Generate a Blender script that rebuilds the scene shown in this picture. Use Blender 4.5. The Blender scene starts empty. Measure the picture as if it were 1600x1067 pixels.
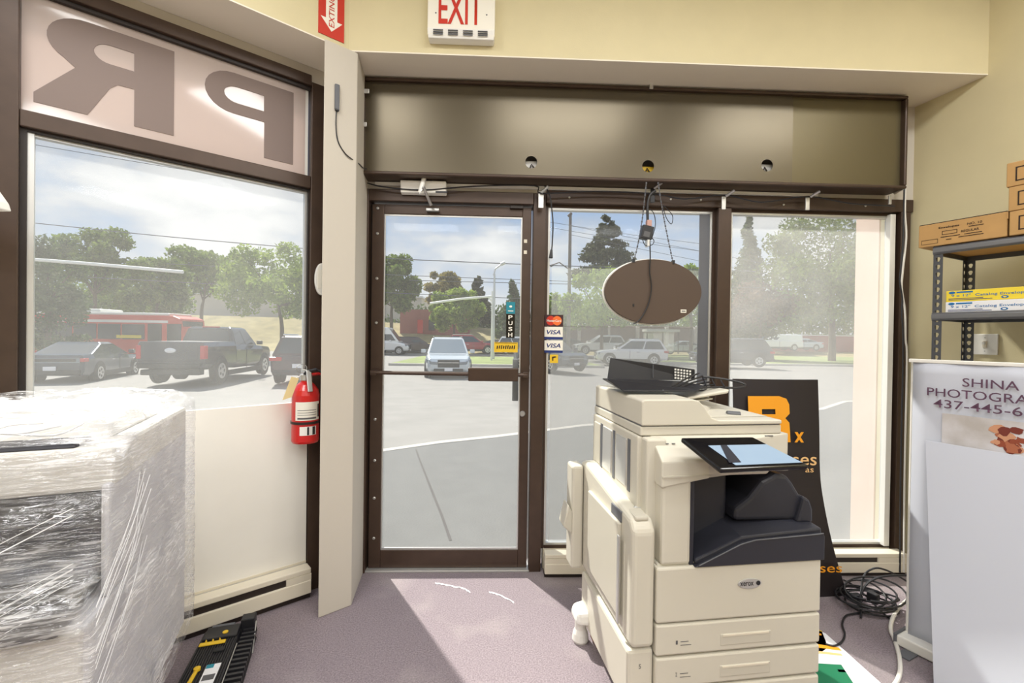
import bpy, bmesh, math, random
from mathutils import Vector, Matrix
random.seed(7)
PI = math.pi
rad = math.radians
SC = bpy.context.scene
COL = SC.collection
V = Vector

# ------------------------------------------------------------------ camera
F_PX, YAW, PITCH, ROLL, CAM_Z = 711.0, rad(2.1), rad(.44), .0144, 1.37
cam_d = bpy.data.cameras.new('camera')
cam_d.sensor_fit = 'HORIZONTAL'; cam_d.sensor_width = 36.0
cam_d.lens = F_PX / 1600 * 36.0
cam_d.clip_start = .02; cam_d.clip_end = 600
cam = bpy.data.objects.new('camera', cam_d); COL.objects.link(cam)
CAM_R = Matrix.Rotation(-YAW, 3, 'Z') @ Matrix.Rotation(PI / 2 - PITCH, 3, 'X') @ Matrix.Rotation(ROLL, 3, 'Z')
CAM_C = V((0, 0, CAM_Z))
cam.matrix_world = Matrix.Translation(CAM_C) @ CAM_R.to_4x4()
SC.camera = cam

# ------------------------------------------------------------------ world: sky with clouds
SC.view_settings.view_transform = 'Standard'
SC.view_settings.look = 'None'
SC.view_settings.gamma = 1.0
SC.view_settings.exposure = 0.0
SC.view_settings.use_curve_mapping = False
world = bpy.data.worlds.new('sky'); SC.world = world
world.use_nodes = True
wt = world.node_tree; wt.nodes.clear()
def wn(t, **k):
    n = wt.nodes.new(t)
    for a, b in k.items(): setattr(n, a, b)
    return n
w_out = wn('ShaderNodeOutputWorld'); w_bg = wn('ShaderNodeBackground'); w_tc = wn('ShaderNodeTexCoord')
w_map = wn('ShaderNodeMapping'); w_map.inputs['Scale'].default_value = (1, 1, 2.2)
w_map.inputs['Location'].default_value = (.35, .1, .22)
w_ns = wn('ShaderNodeTexNoise'); w_ns.inputs['Scale'].default_value = 3.4; w_ns.inputs['Detail'].default_value = 7; w_ns.inputs['Roughness'].default_value = .55
w_r = wn('ShaderNodeValToRGB')
w_r.color_ramp.elements[0].position = .38; w_r.color_ramp.elements[0].color = (0, 0, 0, 1)
w_r.color_ramp.elements[1].position = .54; w_r.color_ramp.elements[1].color = (1, 1, 1, 1)
w_n2 = wn('ShaderNodeTexNoise'); w_n2.inputs['Scale'].default_value = 3.4; w_n2.inputs['Detail'].default_value = 4
w_r2 = wn('ShaderNodeValToRGB')
w_r2.color_ramp.elements[0].position = .40; w_r2.color_ramp.elements[0].color = (.50, .55, .64, 1)
w_r2.color_ramp.elements[1].position = .62; w_r2.color_ramp.elements[1].color = (1.0, 1.0, 1.02, 1)
w_sep = wn('ShaderNodeSeparateXYZ')
w_g = wn('ShaderNodeValToRGB')
w_g.color_ramp.elements[0].position = .0; w_g.color_ramp.elements[0].color = (.72, .81, .94, 1)
w_g.color_ramp.elements[1].position = .5; w_g.color_ramp.elements[1].color = (.20, .40, .78, 1)
w_mx = wn('ShaderNodeMix', data_type='RGBA')
lk = wt.links.new
lk(w_tc.outputs['Generated'], w_map.inputs['Vector']); lk(w_map.outputs[0], w_ns.inputs['Vector']); lk(w_map.outputs[0], w_n2.inputs['Vector'])
lk(w_ns.outputs['Fac'], w_r.inputs[0]); lk(w_n2.outputs['Fac'], w_r2.inputs[0])
lk(w_tc.outputs['Generated'], w_sep.inputs[0]); lk(w_sep.outputs['Z'], w_g.inputs[0])
lk(w_r.outputs[0], w_mx.inputs[0]); lk(w_g.outputs[0], w_mx.inputs[6]); lk(w_r2.outputs[0], w_mx.inputs[7])
lk(w_mx.outputs[2], w_bg.inputs['Color']); w_bg.inputs['Strength'].default_value = .95
lk(w_bg.outputs[0], w_out.inputs['Surface'])

# ------------------------------------------------------------------ sun
sun_d = bpy.data.lights.new('sun', 'SUN'); sun_d.energy = 8.0; sun_d.angle = rad(1.2); sun_d.color = (1, .955, .88)
sun = bpy.data.objects.new('sun', sun_d); COL.objects.link(sun)
SUN_EL = rad(48); SUN_AZ = rad(31)                       # azimuth: left of the door's outward normal
sdir = V((-math.sin(SUN_AZ) * math.cos(SUN_EL), math.cos(SUN_AZ) * math.cos(SUN_EL), math.sin(SUN_EL)))
sun.rotation_euler = sdir.to_track_quat('Z', 'Y').to_euler()
sun.location = (-20, 30, 40)

# ------------------------------------------------------------------ the shop's ceiling lights (fixtures are built in the room section)
CEIL_Z = 3.45
LIGHT_SPOTS = [(x, y) for y in (.9, -1.1, -3.1) for x in (-1.3, .6, 2.5)]
for lx, ly in LIGHT_SPOTS:
    ld = bpy.data.lights.new('ceiling_light_lamp', 'AREA'); ld.shape = 'RECTANGLE'; ld.size = 1.15; ld.size_y = .55
    ld.energy = 32; ld.color = (1, .995, .985)
    lo = bpy.data.objects.new('ceiling_light_lamp', ld); COL.objects.link(lo); lo.location = (lx, ly, CEIL_Z - .06)

# ------------------------------------------------------------------ pixel -> ray helpers (photo pixels 1600 x 1067)
def ray(px, py): return CAM_R @ V(((px - 800) / F_PX, -(py - 533.5) / F_PX, -1))
def PY(px, py, y): d = ray(px, py); return CAM_C + d * (y / d.y)
def PZ(px, py, z): d = ray(px, py); return CAM_C + d * ((z - CAM_Z) / d.z)
def PP(px, py, p, n): d = ray(px, py); return CAM_C + d * ((p - CAM_C).dot(n) / d.dot(n))

# ------------------------------------------------------------------ materials
def mat(name, col, rough=.6, metal=0., noise=0., nscale=40., bump=0., bscale=60., spec=.5, coat=0., col2=None, stretch=None):
    m = bpy.data.materials.new(name); m.use_nodes = True
    nt = m.node_tree; b = nt.nodes['Principled BSDF']
    b.inputs['Base Color'].default_value = (*col, 1); b.inputs['Roughness'].default_value = rough; b.inputs['Metallic'].default_value = metal
    b.inputs['Specular IOR Level'].default_value = spec; b.inputs['Coat Weight'].default_value = coat
    if noise or bump:
        tc = nt.nodes.new('ShaderNodeTexCoord'); src = tc.outputs['Object']
        if stretch:
            mp = nt.nodes.new('ShaderNodeMapping'); mp.inputs['Scale'].default_value = stretch
            nt.links.new(src, mp.inputs['Vector']); src = mp.outputs[0]
    if noise:
        n = nt.nodes.new('ShaderNodeTexNoise'); n.inputs['Scale'].default_value = nscale; n.inputs['Detail'].default_value = 4
        nt.links.new(src, n.inputs['Vector'])
        mx = nt.nodes.new('ShaderNodeMix'); mx.data_type = 'RGBA'
        c2 = col2 or tuple(min(1, c * (1 + noise)) for c in col); c1 = col if col2 else tuple(c * (1 - noise) for c in col)
        mx.inputs[6].default_value = (*c1, 1); mx.inputs[7].default_value = (*c2, 1)
        rp = nt.nodes.new('ShaderNodeValToRGB'); rp.color_ramp.elements[0].position = .32; rp.color_ramp.elements[1].position = .68
        nt.links.new(n.outputs['Fac'], rp.inputs[0]); nt.links.new(rp.outputs[0], mx.inputs[0]); nt.links.new(mx.outputs[2], b.inputs['Base Color'])
    if bump:
        n2 = nt.nodes.new('ShaderNodeTexNoise'); n2.inputs['Scale'].default_value = bscale; n2.inputs['Detail'].default_value = 3
        nt.links.new(src, n2.inputs['Vector'])
        bp = nt.nodes.new('ShaderNodeBump'); bp.inputs['Strength'].default_value = bump; bp.inputs['Distance'].default_value = .02
        nt.links.new(n2.outputs['Fac'], bp.inputs['Height']); nt.links.new(bp.outputs[0], b.inputs['Normal'])
    return m
def srgb(r, g, b):
    f = lambda c: (c / 255 / 12.92) if c / 255 <= .04045 else ((c / 255 + .055) / 1.055) ** 2.4
    return (f(r), f(g), f(b))

def glass(name, veil, tint=(.97, .98, .97), gloss=.018, vcol=(.95, .95, .93), pattern=0):
    """clear pane with a thin whitish perforated film on it (veil = how much of it the film covers)"""
    m = bpy.data.materials.new(name); m.use_nodes = True; nt = m.node_tree; nt.nodes.clear()
    N = nt.nodes.new; L = nt.links.new
    out = N('ShaderNodeOutputMaterial'); tr = N('ShaderNodeBsdfTransparent'); tr.inputs[0].default_value = (*tint, 1)
    gl = N('ShaderNodeBsdfGlossy'); gl.inputs['Roughness'].default_value = .03
    df = N('ShaderNodeBsdfDiffuse'); df.inputs[0].default_value = (*vcol, 1)
    tl = N('ShaderNodeBsdfTranslucent'); tl.inputs[0].default_value = (*vcol, 1)
    m1 = N('ShaderNodeMixShader'); m1.inputs[0].default_value = .5; L(df.outputs[0], m1.inputs[1]); L(tl.outputs[0], m1.inputs[2])
    m2 = N('ShaderNodeMixShader'); m2.inputs[0].default_value = gloss; L(tr.outputs[0], m2.inputs[1]); L(gl.outputs[0], m2.inputs[2])
    m3 = N('ShaderNodeMixShader'); m3.inputs[0].default_value = veil
    if pattern:
        tc = N('ShaderNodeTexCoord'); wv = N('ShaderNodeTexNoise'); wv.inputs['Scale'].default_value = 3; wv.inputs['Detail'].default_value = 5
        L(tc.outputs['Object'], wv.inputs['Vector'])
        mr = N('ShaderNodeMapRange'); mr.inputs[1].default_value = .3; mr.inputs[2].default_value = .7
        mr.inputs[3].default_value = veil * (1 - pattern); mr.inputs[4].default_value = veil * (1 + pattern)
        L(wv.outputs['Fac'], mr.inputs[0]); L(mr.outputs[0], m3.inputs[0])
    L(m2.outputs[0], m3.inputs[1]); L(m1.outputs[0], m3.inputs[2]); L(m3.outputs[0], out.inputs[0])
    return m

M = {}
M['cream'] = mat('cream_paint', srgb(212, 201, 163), .75, noise=.02, nscale=6, bump=.04, bscale=180)
M['greige'] = mat('pale_beige_paint', srgb(200, 193, 181), .75, bump=.04, bscale=180)
M['ceiling'] = mat('ceiling_white', (.78, .77, .73), .9)
M['bronze'] = mat('dark_bronze_metal', srgb(72, 56, 46), .38, .25, noise=.08, nscale=14)
M['bronze_d'] = mat('dark_bronze_shadow_gap', srgb(38, 28, 24), .5)
M['sheet'] = mat('brown_sheet_metal', srgb(94, 86, 70), .30, .6, bump=.06, bscale=3.0)
M['sheet_olive'] = mat('olive_sheet_metal', srgb(98, 89, 64), .36, .45, bump=.05, bscale=3.0)
M['white'] = mat('white_plastic', srgb(236, 234, 228), .4)
M['whiteboard'] = mat('white_foam_board', srgb(200, 204, 216), .6)
M['offwhite'] = mat('offwhite_panel', srgb(234, 231, 223), .6, noise=.015, nscale=5)
M['heater'] = mat('heater_cream_enamel', srgb(222, 214, 196), .45)
M['alu'] = mat('pale_aluminium', srgb(206, 206, 204), .35, .6)
M['steel'] = mat('zinc_steel', srgb(190, 190, 188), .3, .8)
M['black'] = mat('black_plastic', srgb(34, 34, 38), .42)
M['black_g'] = mat('black_gloss', srgb(16, 16, 20), .12)
M['rubber'] = mat('black_rubber', srgb(24, 24, 26), .6)
M['red'] = mat('red_enamel', srgb(202, 26, 24), .28, coat=.4)
M['signred'] = mat('sign_red', srgb(196, 44, 20), .5)
M['signwhite'] = mat('sign_white', srgb(238, 234, 222), .5)
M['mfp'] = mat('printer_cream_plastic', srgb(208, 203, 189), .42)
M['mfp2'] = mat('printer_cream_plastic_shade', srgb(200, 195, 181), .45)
M['mfpblk'] = mat('printer_charcoal_plastic', srgb(44, 45, 54), .4)
M['greytxt'] = mat('grey_print', srgb(90, 90, 92), .6)
M['orange'] = mat('orange_print', srgb(240, 160, 28), .6)
M['peach'] = mat('peach_print', srgb(236, 192, 130), .6)
M['purple'] = mat('plum_print', srgb(92, 62, 84), .7)
M['kraft'] = mat('kraft_cardboard', srgb(186, 146, 92), .8, noise=.05, nscale=12)
M['ink'] = mat('dark_ink', srgb(44, 30, 22), .8)
M['yellow'] = mat('yellow_print', srgb(240, 214, 60), .6)
M['yellow2'] = mat('yellow_plastic', srgb(226, 186, 40), .5)
M['blue'] = mat('blue_print', srgb(30, 110, 170), .6)
M['navy'] = mat('navy_print', srgb(22, 44, 110), .6)
M['teal'] = mat('teal_print', srgb(28, 132, 150), .6)
M['green'] = mat('green_print', srgb(24, 120, 82), .6)
M['shelf'] = mat('shelf_grey_steel', srgb(84, 86, 92), .4, .4)
M['beam'] = mat('shelf_beam_steel', srgb(120, 122, 128), .35, .6)
M['paper'] = mat('white_paper', srgb(236, 236, 238), .7)
M['screen'] = mat('touch_screen_glass', srgb(150, 172, 196), .12)
M['cable_w'] = mat('white_cable', srgb(226, 222, 214), .5)
M['tagcard'] = mat('manila_tag', srgb(212, 190, 140), .8)
M['gasket'] = mat('grey_plastic', srgb(96, 98, 104), .5)
M['letter'] = mat('dark_vinyl_letter', srgb(128, 112, 106), .6)
M['pane_left'] = glass('left_film_pane', .095, pattern=.25, gloss=.004)
M['pane_door'] = glass('door_film_pane', .05, pattern=.2, gloss=.004)
M['pane_mid'] = glass('middle_pane', .04, gloss=.003)
M['pane_right'] = glass('right_film_pane', .19, pattern=.2)
M['film_clear'] = glass('pale_film_band', .09, gloss=.0)
M['film_dim'] = glass('dim_film', .12, tint=(.80, .80, .80), gloss=.0)
# ------------------------------------------------------------------ mesh helpers
class MB:
    """collects shapes; build() links them as ONE mesh object"""
    def __init__(s): s.bm = bmesh.new()
    def poly(s, pts):
        vs = [s.bm.verts.new(p) for p in pts]
        try: return s.bm.faces.new(vs)
        except ValueError: return None
    def hull(s, bot, top):
        """prism between two matching rings of points"""
        n = len(bot); b = [s.bm.verts.new(p) for p in bot]; t = [s.bm.verts.new(p) for p in top]
        s.bm.faces.new(b[::-1]); s.bm.faces.new(t)
        for i in range(n): s.bm.faces.new((b[i], b[(i + 1) % n], t[(i + 1) % n], t[i]))
        return s
    def box(s, x0, x1, y0, y1, z0, z1):
        return s.hull([V((x0, y0, z0)), V((x1, y0, z0)), V((x1, y1, z0)), V((x0, y1, z0))], [V((x0, y0, z1)), V((x1, y0, z1)), V((x1, y1, z1)), V((x0, y1, z1))])
    def rbox(s, c, size, ang=0, tilt=0):
        R = Matrix.Rotation(ang, 3, 'Z') @ Matrix.Rotation(tilt, 3, 'X'); hx, hy, hz = (k / 2 for k in size); c = V(c)
        f = lambda x, y, z: c + R @ V((x, y, z))
        return s.hull([f(-hx, -hy, -hz), f(hx, -hy, -hz), f(hx, hy, -hz), f(-hx, hy, -hz)], [f(-hx, -hy, hz), f(hx, -hy, hz), f(hx, hy, hz), f(-hx, hy, hz)])
    def prism(s, pts, d):
        """polygon pts (3D) pushed along vector d"""
        return s.hull([V(p) for p in pts], [V(p) + V(d) for p in pts])
    def loft(s, rings, cap=True, closed=True):
        R = [[s.bm.verts.new(p) for p in r] for r in rings]; n = len(R[0])
        for a, b in zip(R, R[1:]):
            for i in range(n if closed else n - 1): s.bm.faces.new((a[i], a[(i + 1) % n], b[(i + 1) % n], b[i]))
        if cap and closed: s.bm.faces.new(R[0][::-1]); s.bm.faces.new(R[-1])
        return s
    def tube(s, path, r, n=8, cap=True):
        path = [V(p) for p in path]; rings = []
        rs = r if isinstance(r, (list, tuple)) else [r] * len(path)
        up = None
        for i, p in enumerate(path):
            t = (path[min(i + 1, len(path) - 1)] - path[max(i - 1, 0)]).normalized()
            if up is None: up = V((0, 0, 1)) if abs(t.z) < .9 else V((1, 0, 0))
            a = t.cross(up); a = a.normalized() if a.length > 1e-6 else t.orthogonal().normalized()
            b = a.cross(t).normalized(); up = b
            rings.append([p + (a * math.cos(k * 2 * PI / n) + b * math.sin(k * 2 * PI / n)) * rs[i] for k in range(n)])
        return s.loft(rings, cap)
    def cyl(s, p0, p1, r, n=20, r1=None): return s.tube([p0, p1], [r, r if r1 is None else r1], n)
    def lathe(s, prof, c=(0, 0, 0), n=24):
        c = V(c); return s.loft([[c + V((r * math.cos(k * 2 * PI / n), r * math.sin(k * 2 * PI / n), z)) for k in range(n)] for r, z in prof])
    def holed(s, outer, holes, d):
        """flat plate with real holes: outer ring and hole rings (3D, coplanar), thickness vector d"""
        d = V(d); edges = []; loops = []
        for ring in [outer] + holes:
            vs = [s.bm.verts.new(p) for p in ring]; loops.append(vs)
            edges += [s.bm.edges.new((vs[i], vs[(i + 1) % len(vs)])) for i in range(len(vs))]
        r = bmesh.ops.triangle_fill(s.bm, use_beauty=True, use_dissolve=False, edges=edges)
        faces = [g for g in r['geom'] if isinstance(g, bmesh.types.BMFace)]
        ex = bmesh.ops.extrude_face_region(s.bm, geom=faces)
        bmesh.ops.translate(s.bm, verts=[g for g in ex['geom'] if isinstance(g, bmesh.types.BMVert)], vec=d)
        return s
    def build(s, name, m, parent=None, bevel=0, smooth=False, seg=2, shift=None, sub=0):
        bm = s.bm
        if shift is not None: bmesh.ops.translate(bm, verts=bm.verts, vec=-V(shift))
        bmesh.ops.recalc_face_normals(bm, faces=bm.faces)
        me = bpy.data.meshes.new(name); bm.to_mesh(me); bm.free()
        o = bpy.data.objects.new(name, me); COL.objects.link(o)
        me.materials.append(M[m] if isinstance(m, str) else m)
        if smooth:
            for p in me.polygons: p.use_smooth = True
        if bevel:
            b = o.modifiers.new('bevel', 'BEVEL'); b.width = bevel; b.segments = seg; b.limit_method = 'ANGLE'; b.angle_limit = rad(35)
        if sub:
            b = o.modifiers.new('subdivision', 'SUBSURF'); b.levels = sub; b.render_levels = sub
        if parent: o.parent = parent
        elif shift is not None: o.location = shift
        return o

def tag(o, label, cat, group=None, kind=None):
    o['label'] = label
    if cat: o['category'] = cat
    if group: o['group'] = group
    if kind: o['kind'] = kind
    return o
def thing(name, label, cat, loc=(0, 0, 0), rz=0., group=None):
    o = bpy.data.objects.new(name, None); COL.objects.link(o); o.empty_display_size = .1
    o.location = loc; o.rotation_euler = (0, 0, rz)
    return tag(o, label, cat, group)
def struct(o, label=None):
    o['kind'] = 'structure'
    if label: o['label'] = label
    return o
def sroot(name, loc=(0, 0, 0), rz=0.):
    o = bpy.data.objects.new(name, None); COL.objects.link(o); o.location = loc; o.rotation_euler = (0, 0, rz); o['kind'] = 'structure'; return o
def box(name, m, x0, x1, y0, y1, z0, z1, parent=None, bevel=0, **k): return MB().box(x0, x1, y0, y1, z0, z1).build(name, m, parent, bevel, **k)

def ring2(c, xd, yd, rx, ry, n=24): return [V(c) + V(xd) * (rx * math.cos(k * 2 * PI / n)) + V(yd) * (ry * math.sin(k * 2 * PI / n)) for k in range(n)]

def text(body, c, xd, yd, w, h, m, parent, bold=0., name='lettering', depth=.0006, shear=0):
    """built-in font, stretched to w x h, centred at c in the plane xd, yd"""
    cu = bpy.data.curves.new('t', 'FONT'); cu.body = body; cu.offset = bold; cu.align_x = 'CENTER'; cu.align_y = 'CENTER'; cu.resolution_u = 3; cu.shear = shear
    ob = bpy.data.objects.new('t', cu); COL.objects.link(ob)
    dg = bpy.context.evaluated_depsgraph_get()
    me = bpy.data.meshes.new_from_object(ob.evaluated_get(dg)); bpy.data.objects.remove(ob); bpy.data.curves.remove(cu)
    xs = [v.co.x for v in me.vertices]; ys = [v.co.y for v in me.vertices]
    cx, cy = (min(xs) + max(xs)) / 2, (min(ys) + max(ys)) / 2; sx = w / max(1e-6, max(xs) - min(xs)); sy = h / max(1e-6, max(ys) - min(ys))
    c, xd, yd = V(c), V(xd).normalized(), V(yd).normalized(); n = xd.cross(yd)
    for v in me.vertices: v.co = c + xd * ((v.co.x - cx) * sx) + yd * ((v.co.y - cy) * sy) + n * depth
    me.name = name; me.materials.clear(); me.materials.append(M[m] if isinstance(m, str) else m)
    o = bpy.data.objects.new(name, me); COL.objects.link(o); o.parent = parent
    return o
def flat(name, m, pts, parent, d): return MB().prism(pts, d).build(name, m, parent)
def smooth_path(pts, n=6):
    pts = [V(p) for p in pts]; out = []
    P = [pts[0]] + pts + [pts[-1]]
    for i in range(1, len(P) - 2):
        for k in range(n):
            t = k / n; a, b, c, d = P[i - 1], P[i], P[i + 1], P[i + 2]
            out.append(.5 * ((2 * b) + (c - a) * t + (2 * a - 5 * b + 4 * c - d) * t * t + (3 * b - a - 3 * c + d) * t ** 3))
    return out + [pts[-1]]
X, Y, Z = V((1, 0, 0)), V((0, 1, 0)), V((0, 0, 1))
# ------------------------------------------------------------------ carpet, veil-panel materials with a shape of their own
def carpet_mat():
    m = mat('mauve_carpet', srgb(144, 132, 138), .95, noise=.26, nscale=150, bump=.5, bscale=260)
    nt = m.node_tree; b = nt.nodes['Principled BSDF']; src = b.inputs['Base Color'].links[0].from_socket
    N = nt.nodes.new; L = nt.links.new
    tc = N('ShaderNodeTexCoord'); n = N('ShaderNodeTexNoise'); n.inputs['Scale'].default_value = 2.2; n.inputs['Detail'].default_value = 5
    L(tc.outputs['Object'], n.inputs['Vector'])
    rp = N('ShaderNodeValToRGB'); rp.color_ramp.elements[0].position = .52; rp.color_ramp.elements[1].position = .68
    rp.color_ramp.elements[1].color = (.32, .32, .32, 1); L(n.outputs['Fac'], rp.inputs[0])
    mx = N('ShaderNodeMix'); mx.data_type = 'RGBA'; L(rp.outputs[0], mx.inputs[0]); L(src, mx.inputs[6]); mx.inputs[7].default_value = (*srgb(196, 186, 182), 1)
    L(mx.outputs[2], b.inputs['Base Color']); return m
M['carpet'] = carpet_mat()
def panel_translucent():
    m = bpy.data.materials.new('white_vinyl_transom'); m.use_nodes = True; nt = m.node_tree; nt.nodes.clear(); N = nt.nodes.new; L = nt.links.new
    o = N('ShaderNodeOutputMaterial'); d = N('ShaderNodeBsdfDiffuse'); d.inputs[0].default_value = (*srgb(222, 208, 202), 1)
    t = N('ShaderNodeBsdfTranslucent'); t.inputs[0].default_value = (.62, .52, .48, 1); g = N('ShaderNodeBsdfGlossy'); g.inputs['Roughness'].default_value = .08
    a = N('ShaderNodeMixShader'); a.inputs[0].default_value = .35; L(d.outputs[0], a.inputs[1]); L(t.outputs[0], a.inputs[2])
    c = N('ShaderNodeMixShader'); c.inputs[0].default_value = .05; L(a.outputs[0], c.inputs[1]); L(g.outputs[0], c.inputs[2]); L(c.outputs[0], o.inputs[0]); return m
M['transom'] = panel_translucent()

WY = 2.68                                   # door wall, inner face of the frames
BO = V((-1.0, 2.47, 0)); BU = V((.779, .627, 0)).normalized(); BN = V((.627, -.779, 0)).normalized(); BANG = math.atan2(BU.y, BU.x)
def bay(s, out, z): return BO + BU * s - BN * out + V((0, 0, z))       # out > 0: towards the street
RW = lambda y: 2.50 + .22 * (2.68 - y)     # right wall

# floor, ceiling, walls
fl = MB(); fp = [V((-3.0, -5.2, 0)), V((4.4, -5.2, 0)), V((2.56, 2.82, 0)), V((-.80, 2.82, 0)), bay(.10, .10, 0), bay(-2.6, .10, 0)]
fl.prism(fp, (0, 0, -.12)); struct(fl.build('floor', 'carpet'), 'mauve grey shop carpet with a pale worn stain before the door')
cl = MB(); cl.prism([V((p.x, p.y, CEIL_Z)) for p in fp], (0, 0, .15)); struct(cl.build('ceiling', 'ceiling'))
w = MB(); w.prism([V((RW(2.84), 2.84, -.1)), V((RW(-5.2), -5.2, -.1)), V((RW(-5.2) + .15, -5.2, -.1)), V((RW(2.84) + .15, 2.84, -.1))], (0, 0, CEIL_Z + .1)); struct(w.build('wall_right', 'cream'))
struct(box('wall_back', 'cream', -3.1, 4.5, -5.35, -5.2, -.1, CEIL_Z))
bl = bay(-2.6, .1, 0)
struct(box('wall_left', 'cream', -3.15, -3.0, -5.2, bl.y + .1, -.1, CEIL_Z))
# wall above the door wall's frames, behind the sign box; and above the bay window
struct(box('wall_front', 'greige', -.82, 2.62, 2.66, 2.84, 2.215, CEIL_Z))
w = MB(); w.prism([bay(-2.62, 0, 2.71), bay(.10, 0, 2.71), bay(.10, .2, 2.71), bay(-2.62, .2, 2.71)], (0, 0, CEIL_Z - 2.71)); struct(w.build('wall_bay', 'greige'))
w = MB(); w.prism([bay(-2.62, 0, 0), bay(-1.19, 0, 0), bay(-1.19, .16, 0), bay(-2.62, .16, 0)], (0, 0, 2.71)); struct(w.build('wall_bay_left', 'cream'))
# soffit: one dropped box running round the bay and the door wall
c0 = V((-.754, 2.32, 0)); c1 = c0 - BU * 2.6
sp = [c1, c0, V((RW(2.32), 2.32, 0)), V((RW(2.66), 2.66, 0)), V((-.76, 2.66, 0)), bay(-2.7, 0, 0)]
struct(MB().prism([p + V((0, 0, 2.80)) for p in sp], (0, 0, CEIL_Z - 2.80)).build('trim_1', 'cream'), 'cream dropped soffit above door and windows')
us = struct(MB().prism([p + V((0, 0, 2.794)) for p in sp], (0, 0, .006)).build('trim_3', mat('soffit_bounce_light_paint', srgb(238, 230, 216), .8)), 'underside of the dropped soffit, coloured paler for bounced light')  # paler slab colour stands in for light bounced up from below
# boxed white column at the corner of bay and door wall
cp = [V((-.838, 2.224, 0)), V((-.712, 2.328, 0)), V((-.748, 2.672, 0)), V((-.80, 2.672, 0)), V((-.895, 2.42, 0))]
struct(MB().prism(cp, (0, 0, 2.793)).build('column', 'greige', bevel=.004), 'pale beige boxed column left of the door')

# ------------------------------------------------------------------ door wall frames
FY0, FY1, GY = 2.66, 2.76, 2.715
dr = sroot('door_1', (-.26, WY, 0)); dr['label'] = 'bronze framed glass shop door with push bar'
def dpart(name, m, x0, x1, y0, y1, z0, z1, par=None, bevel=.003): return MB().box(x0, x1, y0, y1, z0, z1).build(name, m, par or dr, bevel, shift=V((-.26, WY, 0)))
fr = MB()
fr.box(-.80, -.735, 2.64, 2.78, 0, 2.215); fr.box(.212, .284, 2.65, 2.78, 0, 2.215); fr.box(-.735, .212, 2.64, 2.78, 2.146, 2.215)
fr.build('door_frame', 'bronze', dr, .004, shift=V((-.26, WY, 0)))
DL, DR, DT, DB = -.725, .203, 2.137, .015
lf = MB(); y0, y1 = 2.675, 2.722
lf.box(DL, -.655, y0, y1, DB, DT); lf.box(.150, DR, y0, y1, DB, DT); lf.box(-.655, .150, y0, y1, 2.082, DT); lf.box(-.655, .150, y0, y1, DB, .118)
leaf = lf.build('door_leaf', 'bronze', dr, .003, shift=V((-.26, WY, 0)))
bd = MB()
for a in ((-.657, -.648, .118, 2.082), (.143, .152, .118, 2.082), (-.648, .143, 2.073, 2.083), (-.648, .143, .116, .13)): bd.box(a[0], a[1], 2.683, 2.69, a[2], a[3])
bd.build('glazing_bead', 'alu', dr, shift=V((-.26, WY, 0)))
dpart('door_glass', 'pane_door', -.653, .148, 2.697, 2.703, .117, 2.084, bevel=0)
dpart('crack_shadow', 'bronze_d', -.737, -.724, 2.70, 2.73, .01, 2.14, bevel=0).name = 'hinge_gap_shade'  # dark strip painted as the shade in the crack beside the leaf
for z in (2.112, 1.965, 1.705, 1.447, .885, .645, .425, .19):
    b = MB().lathe([(.0085, 0), (.0085, .004), (.005, .007), (0.0005, .007)], n=12).build('bolt', 'steel', dr); b.location = (-.693 + .26, 2.675 - WY, z); b.rotation_euler = (PI / 2, 0, 0)
pb = MB(); pb.tube([(-.70, 2.61, 1.163), (.185, 2.61, 1.158)], .0115, 10)
pb.box(-.705, -.675, 2.60, 2.678, 1.15, 1.176); pb.box(.165, .192, 2.60, 2.678, 1.145, 1.172)
bar = pb.build('push_bar', 'bronze', dr, shift=V((-.26, WY, 0)), smooth=False)
MB().box(-.152, .134, 2.585, 2.628, 1.122, 1.198).build('push_paddle', 'bronze', dr, .006, shift=V((-.26, WY, 0)))
dpart('pull_plate', 'gasket', .105, .141, 2.706, 2.73, .995, 1.245)
lk_ = MB().lathe([(.017, 0), (.017, .008), (.013, .012), (.0005, .012)], n=20).build('lock_cylinder', 'steel', dr, smooth=False); lk_.location = (.166 + .26, 2.675 - WY, .925); lk_.rotation_euler = (PI / 2, 0, 0)
for z in (1.93, 1.865): dpart('notice_sticker', 'heater', .160, .178, 2.672, 2.676, z, z + .02, bevel=0)
dpart('latch_block', 'bronze_d', .075, .152, 2.655, 2.676, 2.125, 2.152)
dpart('threshold', 'alu', -.735, .215, 2.645, 2.78, 0, .013)
# door operator (its arm folds down to the leaf)
op = thing('door_closer', 'silver automatic door closer with a folded arm above the glass door', 'door closer', (-.41, 2.62, 2.14))
sh = op.location
MB().hull([V((-.548, 2.635, 2.178)), V((-.29, 2.635, 2.178)), V((-.29, 2.60, 2.185)), V((-.548, 2.60, 2.185))], [V((-.548, 2.635, 2.25)), V((-.29, 2.635, 2.25)), V((-.29, 2.585, 2.25)), V((-.548, 2.585, 2.25))]).build('housing', 'white', op, .006, shift=sh)
MB().box(-.35, -.285, 2.597, 2.603, 2.186, 2.196).build('name_plate', 'black', op, shift=sh)
MB().tube([(-.412, 2.578, 2.262), (-.43, 2.55, 2.165)], [.014, .013], 10).build('upper_arm', 'white', op, .002, shift=sh)
MB().tube([(-.43, 2.55, 2.165), (-.41, 2.54, 2.20), (-.375, 2.60, 2.115)], .009, 8).build('lower_arm', 'steel', op, shift=sh)
MB().box(-.41, -.335, 2.64, 2.674, 2.095, 2.112).build('arm_shoe', 'steel', op, .003, shift=sh)

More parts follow.
